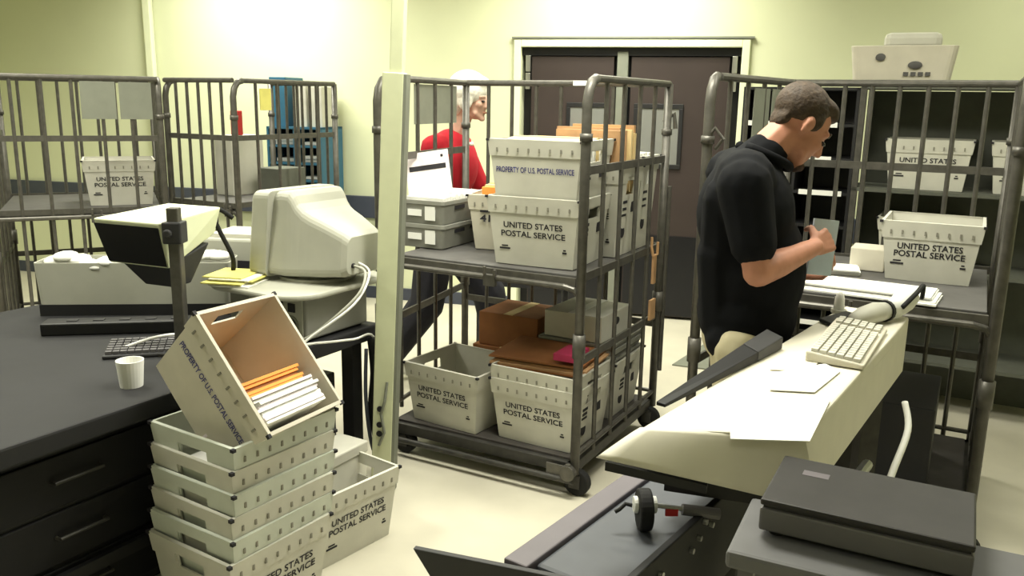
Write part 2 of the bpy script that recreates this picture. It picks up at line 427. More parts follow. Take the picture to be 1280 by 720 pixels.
ctub('empty white tub at left on the bottom deck, UNITED STATES POSTAL SERVICE facing out', .285, .215, .165, R(-5), group='tubs on the roll cart')
ctub('white tub at right on the bottom deck beside the empty one', .735, .235, .165, R(-2), emblem=True, group='tubs on the roll cart')
ctub('white tub nested in the bottom right tub, brown flats lying on top', .735, .235, .225, R(-2), emblem=True, group='tubs on the roll cart')
ctub('white tub at the back of the bottom deck seen through the right bars', .72, .70, .165, 0, emblem=True, group='tubs on the roll cart')

# grey letter trays, one on another
def letter_tray(label, loc, rz, w=.26, l=.50, h=.115):
    r = thing('letter_tray', label, 'letter tray', loc, rz, 'grey letter trays')
    lo = rrect(w-.03, l-.03, .02); hi = rrect(w, l, .02)
    li = rrect(w-.012, l-.012, .018); lf = rrect(w-.045, l-.045, .018)
    mb = MB(); mb.loft([[(x, y, 0) for x, y in lo], [(x, y, h-.02) for x, y in hi], [(x*1.03, y*1.015, h-.02) for x, y in hi], [(x*1.03, y*1.015, h) for x, y in hi], [(x, y, h) for x, y in li], [(x, y, .01) for x, y in lf]])
    mb.build('shell', 'tray', r, bevel=.002)
    mb = MB()
    for x0, z, a, b in ((-.03, .055, .075, .030), (.055, .055, .055, .065)): mb.box((x0, -l/2+.002, z), (a, .004, b))
    mb.build('card_label', 'paper', r)
    mb = MB()
    for y in (-.10, .05): mb.box((w/2-.002, y, .078), (.006, .09, .018))
    mb.build('hand_slot', 'ink', r)
    return r
TR = CL(.03, .45, .962)
letter_tray('lower grey letter tray at left on the upper deck of the cart', TR, CR+R(2))
letter_tray('upper grey letter tray filled with white letters on the roll cart', TR + V((0, 0, .112)), CR+R(2))
def sheets(name, label, cat, loc, rz, n, size, m='paper', group=None, t=.006, jit=.006, tilt=None, standing=False):
    r = thing(name, label, cat, loc, rz, group)
    for k in range(n):
        mb = MB()
        if standing: mb.box((random.uniform(-jit, jit), (k-(n-1)/2)*t, size[1]/2 + random.uniform(-jit, jit)), (size[0], t*.8, size[1]))
        else: mb.box((random.uniform(-jit, jit), random.uniform(-jit, jit), t*(k+.5)), (size[0], size[1], t*.92))
        mb.build('envelope', random.choice(m) if isinstance(m, list) else m, r)
    if tilt: r.rotation_euler = tilt
    return r
sheets('letter_bundle', 'row of white letters standing in the upper grey tray', 'mail', TR + V((0, 0, .135)), CR+R(2), 20, (.20, .105), t=.021, standing=True)
# placard with black bar
r = thing('placard', 'white destination placard with black bar propped on the letter trays', 'placard', CL(-.005, .36, 1.196), CR+R(22))
r.rotation_euler = (R(-14), R(-9), CR+R(26))
mb = MB(); mb.box((0, 0, .105), (.215, .004, .215)); mb.build('card', 'pinkpaper', r)
mb = MB(); mb.box((0, -.0028, .135), (.18, .002, .024)); mb.box((.075, -.0028, .185), (.012, .002, .012)); mb.build('printed_bar', 'ink', r)
# contents
sheets('folder_bundle', 'orange and manila folders standing in the tub marked 41', 'mail', CL(.36, .54, .985), CR+R(14), 9, (.25, .27), m=['orange', 'manila', 'orange'], t=.03, standing=True, jit=.012)
sheets('flat_bundle', 'brown flats standing in the tub behind the front pair', 'mail', CL(.755, .585, 1.25), CR, 8, (.31, .28), m=['kraft2', 'manila', 'kraft2', 'kraft2'], t=.028, standing=True, jit=.022)
sheets('flat_bundle', 'white mail standing in the back right tub of upper deck', 'mail', CL(.775, .835, 1.16), CR, 6, (.28, .255), m=['paper'], t=.028, standing=True, jit=.006)
sheets('magazine_bundle', 'white flats filling the nested front tub on the upper deck', 'mail', CL(.693, .255, 1.22), CR+R(3), 9, (.33, .278), m=['paper', 'manila'], t=.03, standing=True, jit=.008)
sheets('flat_stack', 'pile of brown flats lying across the bottom right tub', 'mail', CL(.69, .30, .490), CR+R(4), 5, (.44, .36), m=['kraft', 'kraft2', 'kraft'], t=.009, jit=.02)
def carton(label, loc, rz, d, m, hole=False, tape=True):
    r = thing('carton', label, 'box', loc, rz, 'cartons on the roll cart'); mb = MB(); mb.box((0, 0, d[2]/2), d); mb.build('body', m, r, bevel=.004)
    mb = MB(); mb.box((0, 0, d[2]+.0008), (.05, d[1], .0016)); mb.build('tape', 'manila' if m != 'tub' else 'paper', r)
    if hole:
        mb = MB(); mb.ell((d[0]/2+.0, 0, d[2]*.6), (.003, .035, .02)); mb.build('hand_hole', 'ink', r)
    return r
# shelf of things at the back of the bottom deck
carton('lower brown carton behind the empty tub on the bottom deck', CL(.345, .66, .165), CR, (.36, .36, .28), 'kraft')
carton('upper orange brown carton stacked behind the empty bottom tub', CL(.36, .64, .4465), CR, (.33, .30, .17), 'kraft')
carton('white carton with dark hand hole on top of the rear bottom tub', CL(.73, .63, .555), CR+R(-2), (.30, .34, .125), 'tub', hole=True)
sheets('grey_envelope', 'grey padded flats under the white carton on the bottom deck', 'mail', CL(.735, .65, .4480), CR, 8, (.38, .40), m=['shelfgrey', 'tray', 'tray'], t=.013, jit=.01)
o = MB().box((.84, .20, .568), (.10, .16, .030)); o = o.build('card_box', 'magenta'); o.matrix_world = cm; tag(o, 'small magenta card box on the brown flats by right bars', 'box')

# ------------------------------------------------------------------ power pole
PX, PY = -.545, 3.40
r = thing('power_pole', 'cream power pole standing in front of the roll cart, cables at its foot', 'pole', (PX, PY, 0), R(-8))
lean = Matrix.Rotation(R(2.6), 4, 'Y')
mb = MB(); mb.box((0, 0, .875), (.086, .055, 1.75)); mb.xf(lean); mb.build('lower_channel', 'pole', r, bevel=.004)
mb = MB(); mb.box((.008, .005, 2.385), (.052, .045, 1.31)); mb.xf(lean); mb.build('upper_channel', 'pole', r, bevel=.004)
mb = MB(); mb.box((.048, .004, .875), (.012, .06, 1.74)); mb.xf(lean); mb.build('side_channel', 'plate', r)
for z in (.27, .31, .38):
    mb = MB(); mb.tube([(-.012, -.030, z), (-.012, -.026, z)], .013, 16); mb.xf(lean); mb.build('knockout', 'ink', r)
mb = MB(); mb.tube([(.038, -.028, .50), (.03, -.04, .42), (.012, -.036, .36), (.025, -.036, .28), (.0, -.034, .22)], .006); mb.build('cord', 'plate', r)

# ------------------------------------------------------------------ stack of tubs at front left
SA = R(57.2); sl = V((math.cos(SA), math.sin(SA), 0)); ss = V((-math.sin(SA), math.cos(SA), 0))
SC = V((-.804, 2.323, 0)) + sl*.205 + ss*.19
desc = ['bottom tub of the floor stack', 'second tub from the floor in the stack at front left', 'third tub from the floor in the stack at front left', 'fourth tub from the floor in the stack at front left', 'white tub just under the top one in the front left stack', 'topmost upright tub of the front left stack, tilted tub resting in it']
desc[0] = 'bottom white tub of the stack at front left, standing on the floor'
for k in range(6):
    j = R([0, .8, -.7, .6, -.5, 0][k]); 
    tub(desc[k], SC - sl*.0075*(5-k) + V((random.uniform(-.003, .003), random.uniform(-.003, .003), .072*k+.002)), SA+j, group='tubs stacked at front left', m='tub2' if k % 2 else 'tub', t=.405+.002*(k % 2), hd=.38)
sheets('letter_pile', 'pile of white mail inside the topmost upright tub', 'mail', SC + V((0, 0, .372)), SA, 13, (.28, .24), t=.0115)
# tilted tub lying in the stack
Rt = Matrix(((.404, .56, -.723), (.914, -.277, .296), (-.035, -.781, -.624)))
a, b, c = Rt.col[0], Rt.col[1], Rt.col[2]
O = V((-.94, 2.463, 1.01)) + a*.175 + b*.21 + c*.28
# tub axes: x = T direction (b), z = opening (-c), y = z cross x
zx, zz = b.normalized(), (-c).normalized(); zy = zz.cross(zx).normalized()
Rm = Matrix((zx, zy, zz)).transposed()
tt = thing('mail_tub', 'cream tub tipped on its side atop the stack, orange envelopes inside', 'mail tub', O, 0, 'tubs stacked at front left', rot=Rm)
tub_parts(tt, m='tubtan', t=.42, hd=.35, front=-1, ink='ink', back_ink='blueink')
Rm4 = Matrix.Translation(O) @ Rm.to_4x4()
def tilted_mail(label, cat, name, x, y0, z0, n, size, m, t):
    r = thing(name, label, cat, Rm4 @ V((x, y0, z0)), 0, None, rot=Rm)
    for k in range(n):
        mb = MB(); mb.box((-t*(k+.5), random.uniform(-.012, .012), size[1]/2 + random.uniform(-.012, .006)), (t*.9, size[0], size[1]))
        mb.build('envelope', random.choice(m), r)
    return r
tilted_mail('white letters lying in the low end of the tipped tub', 'mail', 'letter_pile', .180, 0, .008, 9, (.285, .262), ['paper', 'paper', 'pinkpaper'], .0105)
tilted_mail('orange envelopes lying on the white letters in the tipped tub', 'mail', 'envelope_pile', .083, 0, .008, 5, (.275, .235), ['orange', 'orange', 'kraft'], .011)
# tub on the floor beside the stack
ra = R(52.7); rl = V((math.cos(ra), math.sin(ra), 0)); rn = V((-math.sin(ra), math.cos(ra), 0))
tub('empty white tub on the floor between the stack and power pole', V((-.424, 3.022, 0)) - rl*.192 + rn*.187, ra, group='tubs stacked at front left', t=.385, hd=.37)

# ------------------------------------------------------------------ left table with computers
TA = R(60); tu = V((.5, .866, 0)); tv = V((-.866, .5, 0)); TC = V((-.60, 3.52, 0))
tm = Matrix.Translation(TC) @ Matrix.Rotation(TA, 4, 'Z')
def TL(x, y, z): return tm @ V((x, y, z))
r = thing('work_table', 'long black work table at left carrying the computers', 'table', TC, TA)
mb = MB(); mb.b2((-2.1, 0, .635), (.06, 1.5, .70)); mb.build('tabletop', 'blacktop', r, bevel=.008)
for x, y in ((-.06, .06), (-.06, 1.4), (-2.0, .06), (-2.0, 1.4)):
    mb = MB(); mb.b2((x-.03, y-.03, .012), (x+.03, y+.03, .635)); mb.build('leg', 'black', r)
    mb = MB(); mb.b2((x-.04, y-.04, 0), (x+.04, y+.04, .014)); mb.build('foot', 'rubber', r)
mb = MB(); mb.b2((-2.0, .05, .18), (-.06, .07, .22)); mb.build('stretcher', 'black', r)
# desktop computer under monitor
r = thing('desktop_computer', 'grey desktop computer lying on the black table under monitor', 'computer', TL(-.19, .24, .70), TA)
mb = MB(); mb.b2((-.16, -.205, .008), (.21, .22, .185)); mb.build('case', 'pcdark', r, bevel=.008)
for x in (-.13, .18):
    for y in (-.17, .18):
        mb = MB(); mb.tube([(x, y, 0), (x, y, .010)], .018); mb.build('foot', 'rubber', r)
mb = MB(); mb.b2((-.166, -.19, .015), (-.160, .10, .175)); mb.build('rear_panel', 'pc', r)
mb = MB(); mb.tube([(-.172, -.13, .065), (-.164, -.13, .065)], .042, 24); mb.build('fan_grille', 'plate', r)
mb = MB(); mb.tube([(-.175, -.13, .065), (-.171, -.13, .065)], .033, 24); mb.build('fan_hole', 'black', r)
mb = MB(); mb.b2((-.172, -.155, .12), (-.163, -.12, .155)); mb.b2((-.172, -.09, .12), (-.163, -.02, .16)); mb.b2((-.172, -.06, .04), (-.163, .06, .10)); mb.build('port', 'ink', r)
# monitor board
r = thing('monitor_stand', 'grey board with rounded corners between computer and monitor', 'shelf', TL(-.16, .25, .886), TA)
pl = rrect(.60, .56, .14, 8)
mb = MB(); mb.prism(pl, 0, .022); mb.build('board', 'pc', r, bevel=.008)
# CRT monitor: local x = back direction, y = width, z up
MO = V((-1.10, 3.48, .908)); mb_dir = V((.866, -.5, 0))
mx = Matrix.Translation(MO) @ Matrix.Rotation(R(-30), 4, 'Z')
r = thing('crt_monitor', 'large beige tube monitor seen from behind on the black table', 'monitor', MO, R(-30))
WM = .40
def sec(x, y0, y1, z0, z1, rr=.03, tp=.0, sk=.13):
    ym = (y0+y1)/2; out = []
    for py, pz in rrect(y1-y0, z1-z0, rr, 4, ym, (z0+z1)/2):
        k_ = max(0, (pz-z0)/(z1-z0)); out.append((x + sk*pz*max(0, 1-x/.4), ym + (py-ym)*(1-tp*k_), pz))
    return out
mb = MB(); mb.loft([sec(0, 0, WM, .02, .365), sec(.012, -.004, WM+.004, .016, .369), sec(.10, -.004, WM+.004, .016, .371)]); mb.build('bezel', 'pc', r, bevel=.003)
hs = MB(); prof = [(.10, .005, .366, .022), (.14, .006, .372, .022), (.18, .008, .370, .022), (.20, .011, .352, .023), (.22, .015, .322, .024), (.25, .022, .296, .026), (.29, .03, .277, .028), (.34, .04, .260, .030), (.39, .052, .240, .034), (.44, .066, .217, .038), (.462, .08, .20, .048)]
hs.loft([sec(x, i, WM-i, zb, zt, .035, .14) for x, i, zt, zb in prof]); hs.build('housing', 'pc', r, smooth=False, bevel=.002)
mb = MB(); mb.loft([sec(-.002, .03, WM-.03, .05, .335, .02), sec(.004, .03, WM-.03, .05, .335, .02)]); mb.build('screen', 'satin', r)
mb = MB(); mb.tube([(.20, WM/2, 0), (.20, WM/2, .012)], .16, 28); mb.tube([(.20, WM/2, .010), (.20, WM/2, .05)], .11, 24); mb.build('swivel_base', 'pc', r)
mb = MB(); mb.tube([(.461, .12, .085), (.469, .12, .085)], .010); mb.build('socket', 'ink', r)

def cable(name, label, pts, rad, m, sub=6, group=None):
    # smooth path through points
    out = []
    P_ = [V(p) for p in pts]
    for i in range(len(P_)-1):
        p0 = P_[max(i-1, 0)]; p1 = P_[i]; p2 = P_[i+1]; p3 = P_[min(i+2, len(P_)-1)]
        for k in range(sub):
            t = k/sub
            out.append(.5*((2*p1) + (p2-p0)*t + (2*p0-5*p1+4*p2-p3)*t*t + (3*p1-p0-3*p2+p3)*t**3))
    out.append(P_[-1]); mb = MB(); mb.tube(out, rad, 8); o = mb.build(name, m, smooth=True); tag(o, label, 'cable', group); return o
MBk = mx @ V((.468, .12, .085))
cable('monitor_cable', 'white monitor cable looping from the monitor back to the computer', [MBk, MBk + V((.05, -.03, -.02)), MBk + V((.03, -.10, -.10)), TL(-.34, -.02, .76), TL(-.38, .05, .72), TL(-.37, .10, .76)], .006, 'pc')
cable('power_cable', 'thin white power cable hanging beside the monitor cable', [MBk + V((0, .04, .01)), MBk + V((.06, .01, -.03)), MBk + V((.02, -.12, -.13)), TL(-.40, -.01, .73), TL(-.36, -.03, .715), TL(-.15, -.03, .68), TL(-.02, -.03, .66), TL(.03, -.03, .45)], .005, 'paper')
cable('cable_bundle', 'thick black cable bundle hanging below the table by the pole', [TL(-.03, -.03, .66), TL(-.02, -.035, .50), TL(-.05, -.045, .36), TL(-.035, -.055, .22), TL(.02, -.05, .16), TL(.03, -.04, .26), TL(.01, -.035, .40), TL(.02, -.03, .62)], .022, 'rubber')
cable('cable_loop', 'slim dark cable loop hanging behind the thick bundle', [TL(-.07, -.03, .62), TL(-.09, -.04, .40), TL(-.075, -.06, .18), TL(-.01, -.075, .10), TL(.035, -.06, .20), TL(.03, -.05, .45)], .008, 'stripe')
# under the table
r = thing('tower_computer', 'black tower computer with silver strips under the table end', 'computer', TL(-.30, .22, 0), TA)
mb = MB(); mb.b2((-.2, -.10, .01), (.2, .10, .50)); mb.build('case', 'dark', r, bevel=.006)
for x in (-.12, -.05, .10, .16):
    mb = MB(); mb.b2((x, -.106, .06), (x+.022, -.10, .46)); mb.build('trim_strip', 'bright', r)
for x in (-.17, .17):
    mb = MB(); mb.b2((x-.02, -.09, 0), (x+.02, .09, .012)); mb.build('foot', 'rubber', r)
r = thing('storage_box', 'grey box on floor between tower computer and stacked tubs', 'box', TL(-.45, -.12, 0), TA)
mb = MB(); mb.b2((-.12, -.07, 0), (.18, .07, .30)); mb.build('body', 'tub', r, bevel=.006)
mb = MB(); mb.b2((-.125, -.075, .27), (.185, .075, .315)); mb.build('lid', 'tub', r, bevel=.006)
r = thing('pedestal_cabinet', 'black drawer cabinet under the near part of the table', 'cabinet', TL(-1.25, .42, 0), TA)
mb = MB(); mb.b2((-.55, -.32, .03), (.42, .45, .60)); mb.build('case', 'black', r, bevel=.006)
for k in range(3):
    mb = MB(); mb.b2((-.52, -.332, .06+.18*k), (.39, -.32, .225+.18*k)); dr = mb.build('drawer', 'satin', r, bevel=.004)
    mb = MB(); mb.tube([(-.14, -.333, .15+.18*k), (-.14, -.355, .15+.18*k), (.02, -.355, .15+.18*k), (.02, -.333, .15+.18*k)], .006); mb.build('handle', 'steel2', dr)
mb = MB(); mb.b2((-.50, -.28, 0), (.38, .41, .03)); mb.build('plinth', 'rubber', r)
o = MB(); o.prism([(0, 0), (.20, -.08), (.52, .42), (.31, .49)], 0, .008); o = o.build('floor_shade', 'plate'); o.location = (1.04, 5.26, .0005); tag(o, 'grey shade patch on the floor between the roll carts and the brown doors', 'shade patch')  # thin grey slab standing in for a shadow on the floor
# things on the near part of the table
def keyboard(label, loc, rz, w, d, mb_m, key_m, group=None):
    r = thing('keyboard', label, 'keyboard', loc, rz, group)
    mb = MB(); mb.loft([[(-w/2, -d/2, 0), (w/2, -d/2, 0), (w/2, d/2, 0), (-w/2, d/2, 0)], [(-w/2, -d/2, .014), (w/2, -d/2, .014), (w/2, d/2, .030), (-w/2, d/2, .030)]]); mb.build('body', mb_m, r, bevel=.005)
    mb = MB()
    for j in range(6):
        y = -d/2 + d*(.14 + .72*j/5); zt = .014 + .016*(y+d/2)/d
        for i in range(17):
            if i == 13: continue
            x = -w/2 + w*(.045 + .91*i/16); mb.box((x, y, zt+.005), (w*.048, d*.115, .010))
    mb.build('keys', key_m, r); return r
keyboard('dark grey keyboard on the near end of the black table', TL(-.70, .40, .70), TA-R(45), .45, .17, 'dark', 'mid')
cable('pale_cable', 'pale cord lying across the dark keyboard at left', [TL(-.85, .52, .712), TL(-.78, .47, .74), TL(-.70, .42, .755), TL(-.62, .36, .75), TL(-.52, .34, .72), TL(-.50, .50, .708)], .006, 'paper')
r = thing('cup', 'white cup with loop handle on the table edge at far left', 'cup', (-1.262, 2.70, .70), R(100))
mb = MB(); mb.loft([[(rr*math.cos(k*math.pi/12), rr*math.sin(k*math.pi/12), z) for k in range(24)] for rr, z in ((.036, 0), (.044, .09), (.040, .09), (.033, .008))]); mb.build('body', 'paper', r)
mb = MB(); mb.tube([(.040, 0, .075), (.062, 0, .07), (.072, 0, .045), (.060, 0, .022), (.038, 0, .018)], .006); mb.build('handle', 'paper', r)
# white long bin with plastic liner
r = thing('mail_bin', 'long white plastic bin with rumpled liner at left of the table', 'bin', (-1.66, 3.72, .70), R(6))
w, l, h = .82, .20, .235
ob = MB(); lo = rrect(w-.02, l-.02, .02); hi = rrect(w, l, .02); hi2 = rrect(w-.012, l-.012, .018); lo2 = rrect(w-.04, l-.04, .018)
ob.loft([[(x, y, .05) for x, y in lo], [(x, y, h) for x, y in hi], [(x, y, h) for x, y in hi2], [(x, y, .06) for x, y in lo2]]); ob.build('shell', 'pc', r)
mb = MB(); mb.b2((-w/2+.01, -l/2+.005, 0), (w/2-.01, l/2-.005, .05)); mb.build('plinth', 'black', r)
mb = MB(); 
for k in range(16):
    mb.ell((-w/2+.06+.7*k/15, random.uniform(-.03, .03)-.02, h-.01+random.uniform(-.012, .03)), (.05, .07, .022), Matrix.Rotation(random.uniform(-.5, .5), 3, 'Z'), 2)
mb.build('liner', 'paper', r, smooth=True)
r = thing('power_strip', 'low black strip box on the table in front of white bin', 'box', TL(-.60, .75, .70), TA-R(50))
mb = MB(); mb.b2((-.34, -.05, 0), (.32, .05, .05)); mb.build('case', 'black', r, bevel=.006)
mb = MB(); [mb.b2((-.25+.1*k, -.015, .049), (-.21+.1*k, .015, .053)) for k in range(6)]; mb.build('socket', 'dark', r)
# post with terminal
r = thing('terminal_post', 'grey metal post standing on the table with clamp near top', 'post', (-1.235, 3.08, .70))
mb = MB(); mb.box((0, 0, .006), (.14, .12, .012)); mb.build('base_plate', 'steel2', r)
mb = MB(); mb.box((0, 0, .275), (.042, .042, .55)); mb.build('shaft', 'steel', r, bevel=.004)
mb = MB(); mb.box((-.0, -.002, .46), (.07, .07, .08)); mb.tube([(-.01, -.035, .46), (-.01, -.055, .46)], .016, 12); mb.build('clamp', 'dark', r, bevel=.006)
r = thing('display_terminal', 'beige hooded terminal with dark screen on the grey post', 'monitor', (-1.36, 3.25, 1.10))
r.scale = (.9, .9, .85)
r.rotation_euler = (R(2), R(0), R(-22))
mb = MB(); mb.loft([[(-.20, -.10, -.10), (.13, -.10, -.10), (.16, -.16, .115), (-.20, -.16, .115)], [(-.17, .22, .0), (.10, .22, .0), (.13, .24, .125), (-.17, .24, .125)]]); mb.build('hood', 'trim', r, bevel=.008)
mb = MB(); mb.loft([[(-.195, -.106, -.09), (.125, -.106, -.09), (.15, -.163, .095), (-.195, -.163, .095)], [(-.19, -.098, -.088), (.12, -.098, -.088), (.145, -.154, .093), (-.19, -.154, .093)]]); mb.build('screen', 'satin', r)
mb = MB(); mb.loft([[(-.06, -.05, -.2), (.10, -.05, -.2), (.10, .05, -.2), (-.06, .05, -.2)], [(-.16, -.085, -.085), (.12, -.085, -.085), (.12, .16, -.03), (-.16, .16, -.03)]]); mb.build('mount', 'dark', r, bevel=.006)
# printer behind
r = thing('printer', 'beige printer behind the post with paper on its top', 'printer', (-1.22, 4.05, .70), R(-8))
mb = MB(); mb.b2((-.22, -.15, .0), (.19, .16, .30)); mb.build('body', 'pc', r, bevel=.012)
mb = MB(); mb.b2((-.19, -.12, .30), (.16, .12, .318)); mb.build('paper_tray', 'tub', r)
mb = MB(); mb.b2((-.16, -.156, .16), (.13, -.15, .20)); mb.build('slot', 'ink', r)
o = sheets('yellow_papers', 'yellow papers lying beside the monitor on the grey board', 'paper', TL(-.36, .40, .9085), TA+R(20), 6, (.19, .17), m=['yellow', 'paper', 'yellow'], t=.005, jit=.028)
cable('lamp_cord', 'black cord curving up from the table to the dark clip', [(-1.17, 3.50, .93), (-1.16, 3.47, 1.0), (-1.20, 3.46, 1.10), (-1.225, 3.45, 1.18), (-1.20, 3.45, 1.20), (-1.15, 3.47, 1.16)], .010, 'rubber')

# ------------------------------------------------------------------ blue pigeonhole unit at the back wall
def pigeon(name, label, c, rz, W, D, Hh, nx, nz, m, z0=0, seed=1, fill='paper', pfill=.7, label_strip=None):
    r = thing(name, label, 'shelf unit', c, rz); rg = random.Random(seed)
    t = .016
    mb = MB(); mb.b2((0, 0, z0), (t, D, Hh)); mb.b2((W-t, 0, z0), (W, D, Hh)); mb.b2((0, 0, Hh-t), (W, D, Hh)); mb.b2((0, 0, z0), (W, D, z0+.06)); mb.build('case', m, r)
    mb = MB(); mb.b2((t, D-.012, z0), (W-t, D, Hh-t)); mb.build('back', 'black', r)
    for i in range(1, nx):
        mb = MB(); x = W*i/nx; mb.b2((x-t/2, .004, z0+.06), (x+t/2, D-.012, Hh-t)); mb.build('divider', m, r)
    hz = (Hh-t-z0-.06)/nz
    for j in range(1, nz):
        mb = MB(); z = z0+.06+hz*j; mb.b2((t, .002, z-t/2), (W-t, D-.012, z+t/2)); sh = mb.build('shelf', m, r)
        if label_strip:
            for i in range(nx):
                if rg.random() < .85:
                    mb = MB(); x = W*(i+.12)/nx; mb.b2((x, -.003, z-.012), (x+W/nx*rg.uniform(.5, .75), .002, z+.016)); mb.build('label', 'paper', sh)
    return r, hz
BS = Wp(-3.27, 0, -.40)
r, hz = pigeon('pigeonhole_unit', 'blue pigeonhole shelf unit against the back wall behind the carts', BS, RA, .47, .38, 1.42, 2, 10, 'bluecab')
RWm = Matrix.Rotation(RA, 4, 'Z')
for i in range(2):
    for j in range(3, 10):
        n = random.choice((1, 2)); 
        p = BS + (RWm @ V((.025+.25*i+.10, .20, .06+hz*j+.010)))
        if random.random() < .85:
            o = sheets('mail_pile', 'small pile of white mail in a pigeonhole of the blue unit', 'mail', p, RA, n, (.17, .28), t=.018+random.random()*.012, jit=.01, group='mail in the blue pigeonholes')
# blue tall file on top and others behind the carts
o = MB(); o.box((0, 0, .19), (.14, .30, .38)); o = o.build('file_box', 'bluecab', bevel=.004); o.location = Wp(-3.19, 1.42, -.2); o.rotation_euler = (0, 0, RA); tag(o, 'blue file box standing on the blue pigeonhole unit', 'box')
for k, (dx, w, hh) in enumerate(((.22, .10, .34), (.36, .09, .31))):
    o = MB(); o.box((0, 0, hh/2), (w, .28, hh)); o = o.build('binder', 'tub', bevel=.004); o.location = Wp(-3.27+dx+.05, 1.42, -.2); o.rotation_euler = (0, 0, RA)
    tag(o, ['white binder beside the blue file box on the pigeonhole unit', 'white binder at right end on top of the blue unit'][k], 'binder')
# things in the left rear carts
def incart(m, x, y, z): return m @ V((x, y, z))
def simple(name, label, cat, m, x, y, z, d, mtl, rz=0, group=None, bevel=.006):
    o = MB(); o.box((0, 0, d[2]/2), d); o = o.build(name, mtl, bevel=bevel); o.location = incart(m, x, y, z); o.rotation_euler = (0, 0, CR+rz); return tag(o, label, cat, group)
simple('document_box', 'tall white carton in the left half of the rear empty cart', 'box', m3, .13, .50, .958, (.17, .30, .42), 'tub')
simple('red_case', 'narrow red case standing on the tall white carton', 'case', m3, .17, .45, 1.379, (.05, .07, .17), 'red')
simple('grey_case', 'dark grey bag on the shelf of the rear cart', 'bag', m3, .43, .60, .958, (.22, .25, .20), 'olive')
o = MB(); o.box((0, 0, .07), (.10, .006, .14)); o = o.build('yellow_placard', 'yellow'); o.location = incart(m3, .60, .30, 1.56); o.rotation_euler = (0, 0, CR+R(90)); tag(o, 'yellow placard clipped inside the rear cart side', 'placard')
simple('carton', 'white carton low in the rear cart behind the monitor', 'box', m3, .31, .50, .165, (.42, .60, .40), 'tub')
tub('white tub in the roll cart cut by the left edge', incart(m4, .70, .35, .958), R(25), group='tubs in the rear carts')
tub('white tub on the bottom deck of the cart at left edge', incart(m4, .70, .35, .165), R(25), group='tubs in the rear carts')

# ------------------------------------------------------------------ right side shelving behind the second cart
pg, hz2 = pigeon('pigeonhole_case', 'black pigeonhole case with white label strips behind the man', (1.30, 4.98, 0), CR, .62, .32, 1.75, 2, 9, 'black', label_strip=True)
r = thing('steel_shelving', 'olive steel shelving with tubs at the right edge', 'shelf unit', V((1.30, 4.98, 0)) + E1*.622, CR)
mb = MB(); mb.b2((0, .40, 0), (1.3, .41, 1.74)); mb.build('back', 'olive', r)
for x in (0, 1.27):
    for y in (0, .37):
        mb = MB(); mb.b2((x, y, 0), (x+.03, y+.03, 1.77)); mb.build('upright', 'steel', r)
SHZ = (.30, .80, 1.22, 1.765)
for z in SHZ:
    mb = MB(); mb.b2((0, 0, z-.02), (1.3, .40, z)); mb.build('shelf', 'olive', r)
ms = Matrix.Translation(r.location) @ Matrix.Rotation(CR, 4, 'Z')
def ontop(x, y, z): return ms @ V((x, y, z))
for k, (x, z, lb) in enumerate(((.36, 1.222, 'white tub on the upper shelf of the olive shelving'), (.36, .802, 'white tub on the middle shelf of the olive shelving'), (.86, 1.222, 'white tub beside another on the upper olive shelf'))):
    tub(lb, ontop(x, .20, z), CR, group='tubs on the olive shelving', hd=.34, h=.26)
# tote tray on top at the right edge
r = thing('flat_tray', 'grey white flat tray lying on top of the shelving at upper right', 'tray', ontop(.17, .20, 1.767), CR+R(6), None)
w, l, h = .52, .34, .20
mb = MB(); lo = rrect(w-.05, l-.05, .04); hi = rrect(w, l, .04); hi2 = rrect(w-.014, l-.014, .035); lo2 = rrect(w-.07, l-.07, .035)
mb.loft([[(x, y, 0) for x, y in lo], [(x, y, h) for x, y in hi], [(x, y, h) for x, y in hi2], [(x, y, .01) for x, y in lo2]]); mb.build('shell', 'tubtan', r, bevel=.004)
mb = MB(); mb.ell((-.11, -.168, .14), (.025, .004, .02)); mb.ell((.06, -.165, .10), (.035, .006, .02)); [mb.box((.02+.035*k, -.158, .055), (.025, .004, .02)) for k in range(4)]; mb.build('side_markings', 'shelfgrey', r)
mb = MB(); mb.b2((-.10, -.12, .18), (.18, .12, .27)); mb.build('lid', 'tub', r, bevel=.03)
# mail on the second cart's shelf
m2 = Matrix.Translation(c2.location) @ Matrix.Rotation(CR, 4, 'Z')
def C2(x, y, z): return m2 @ V((x, y, z))
sheets('mail_pile', 'white papers spread along the shelf edge of the second cart', 'mail', C2(.62, .14, .959), CR+R(-4), 4, (.46, .20), t=.007, jit=.02)
sheets('mail_pile', 'small white letter pile deeper on the second cart shelf', 'mail', C2(.42, .50, .959), CR+R(10), 4, (.24, .16), t=.006, jit=.01)
tub('white tub standing at right on the second cart shelf', C2(.80, .62, .959), CR, group='tubs in the second cart', h=.24, t=.36, hd=.34)
simple('small_basket', 'low tan basket on the second cart shelf by the bars', 'box', m2, .56, .66, .959, (.14, .14, .10), 'tubtan')
simple('carton', 'dark grey carton on the bottom deck of second cart', 'box', m2, .60, .45, .165, (.60, .50, .35), 'dark')

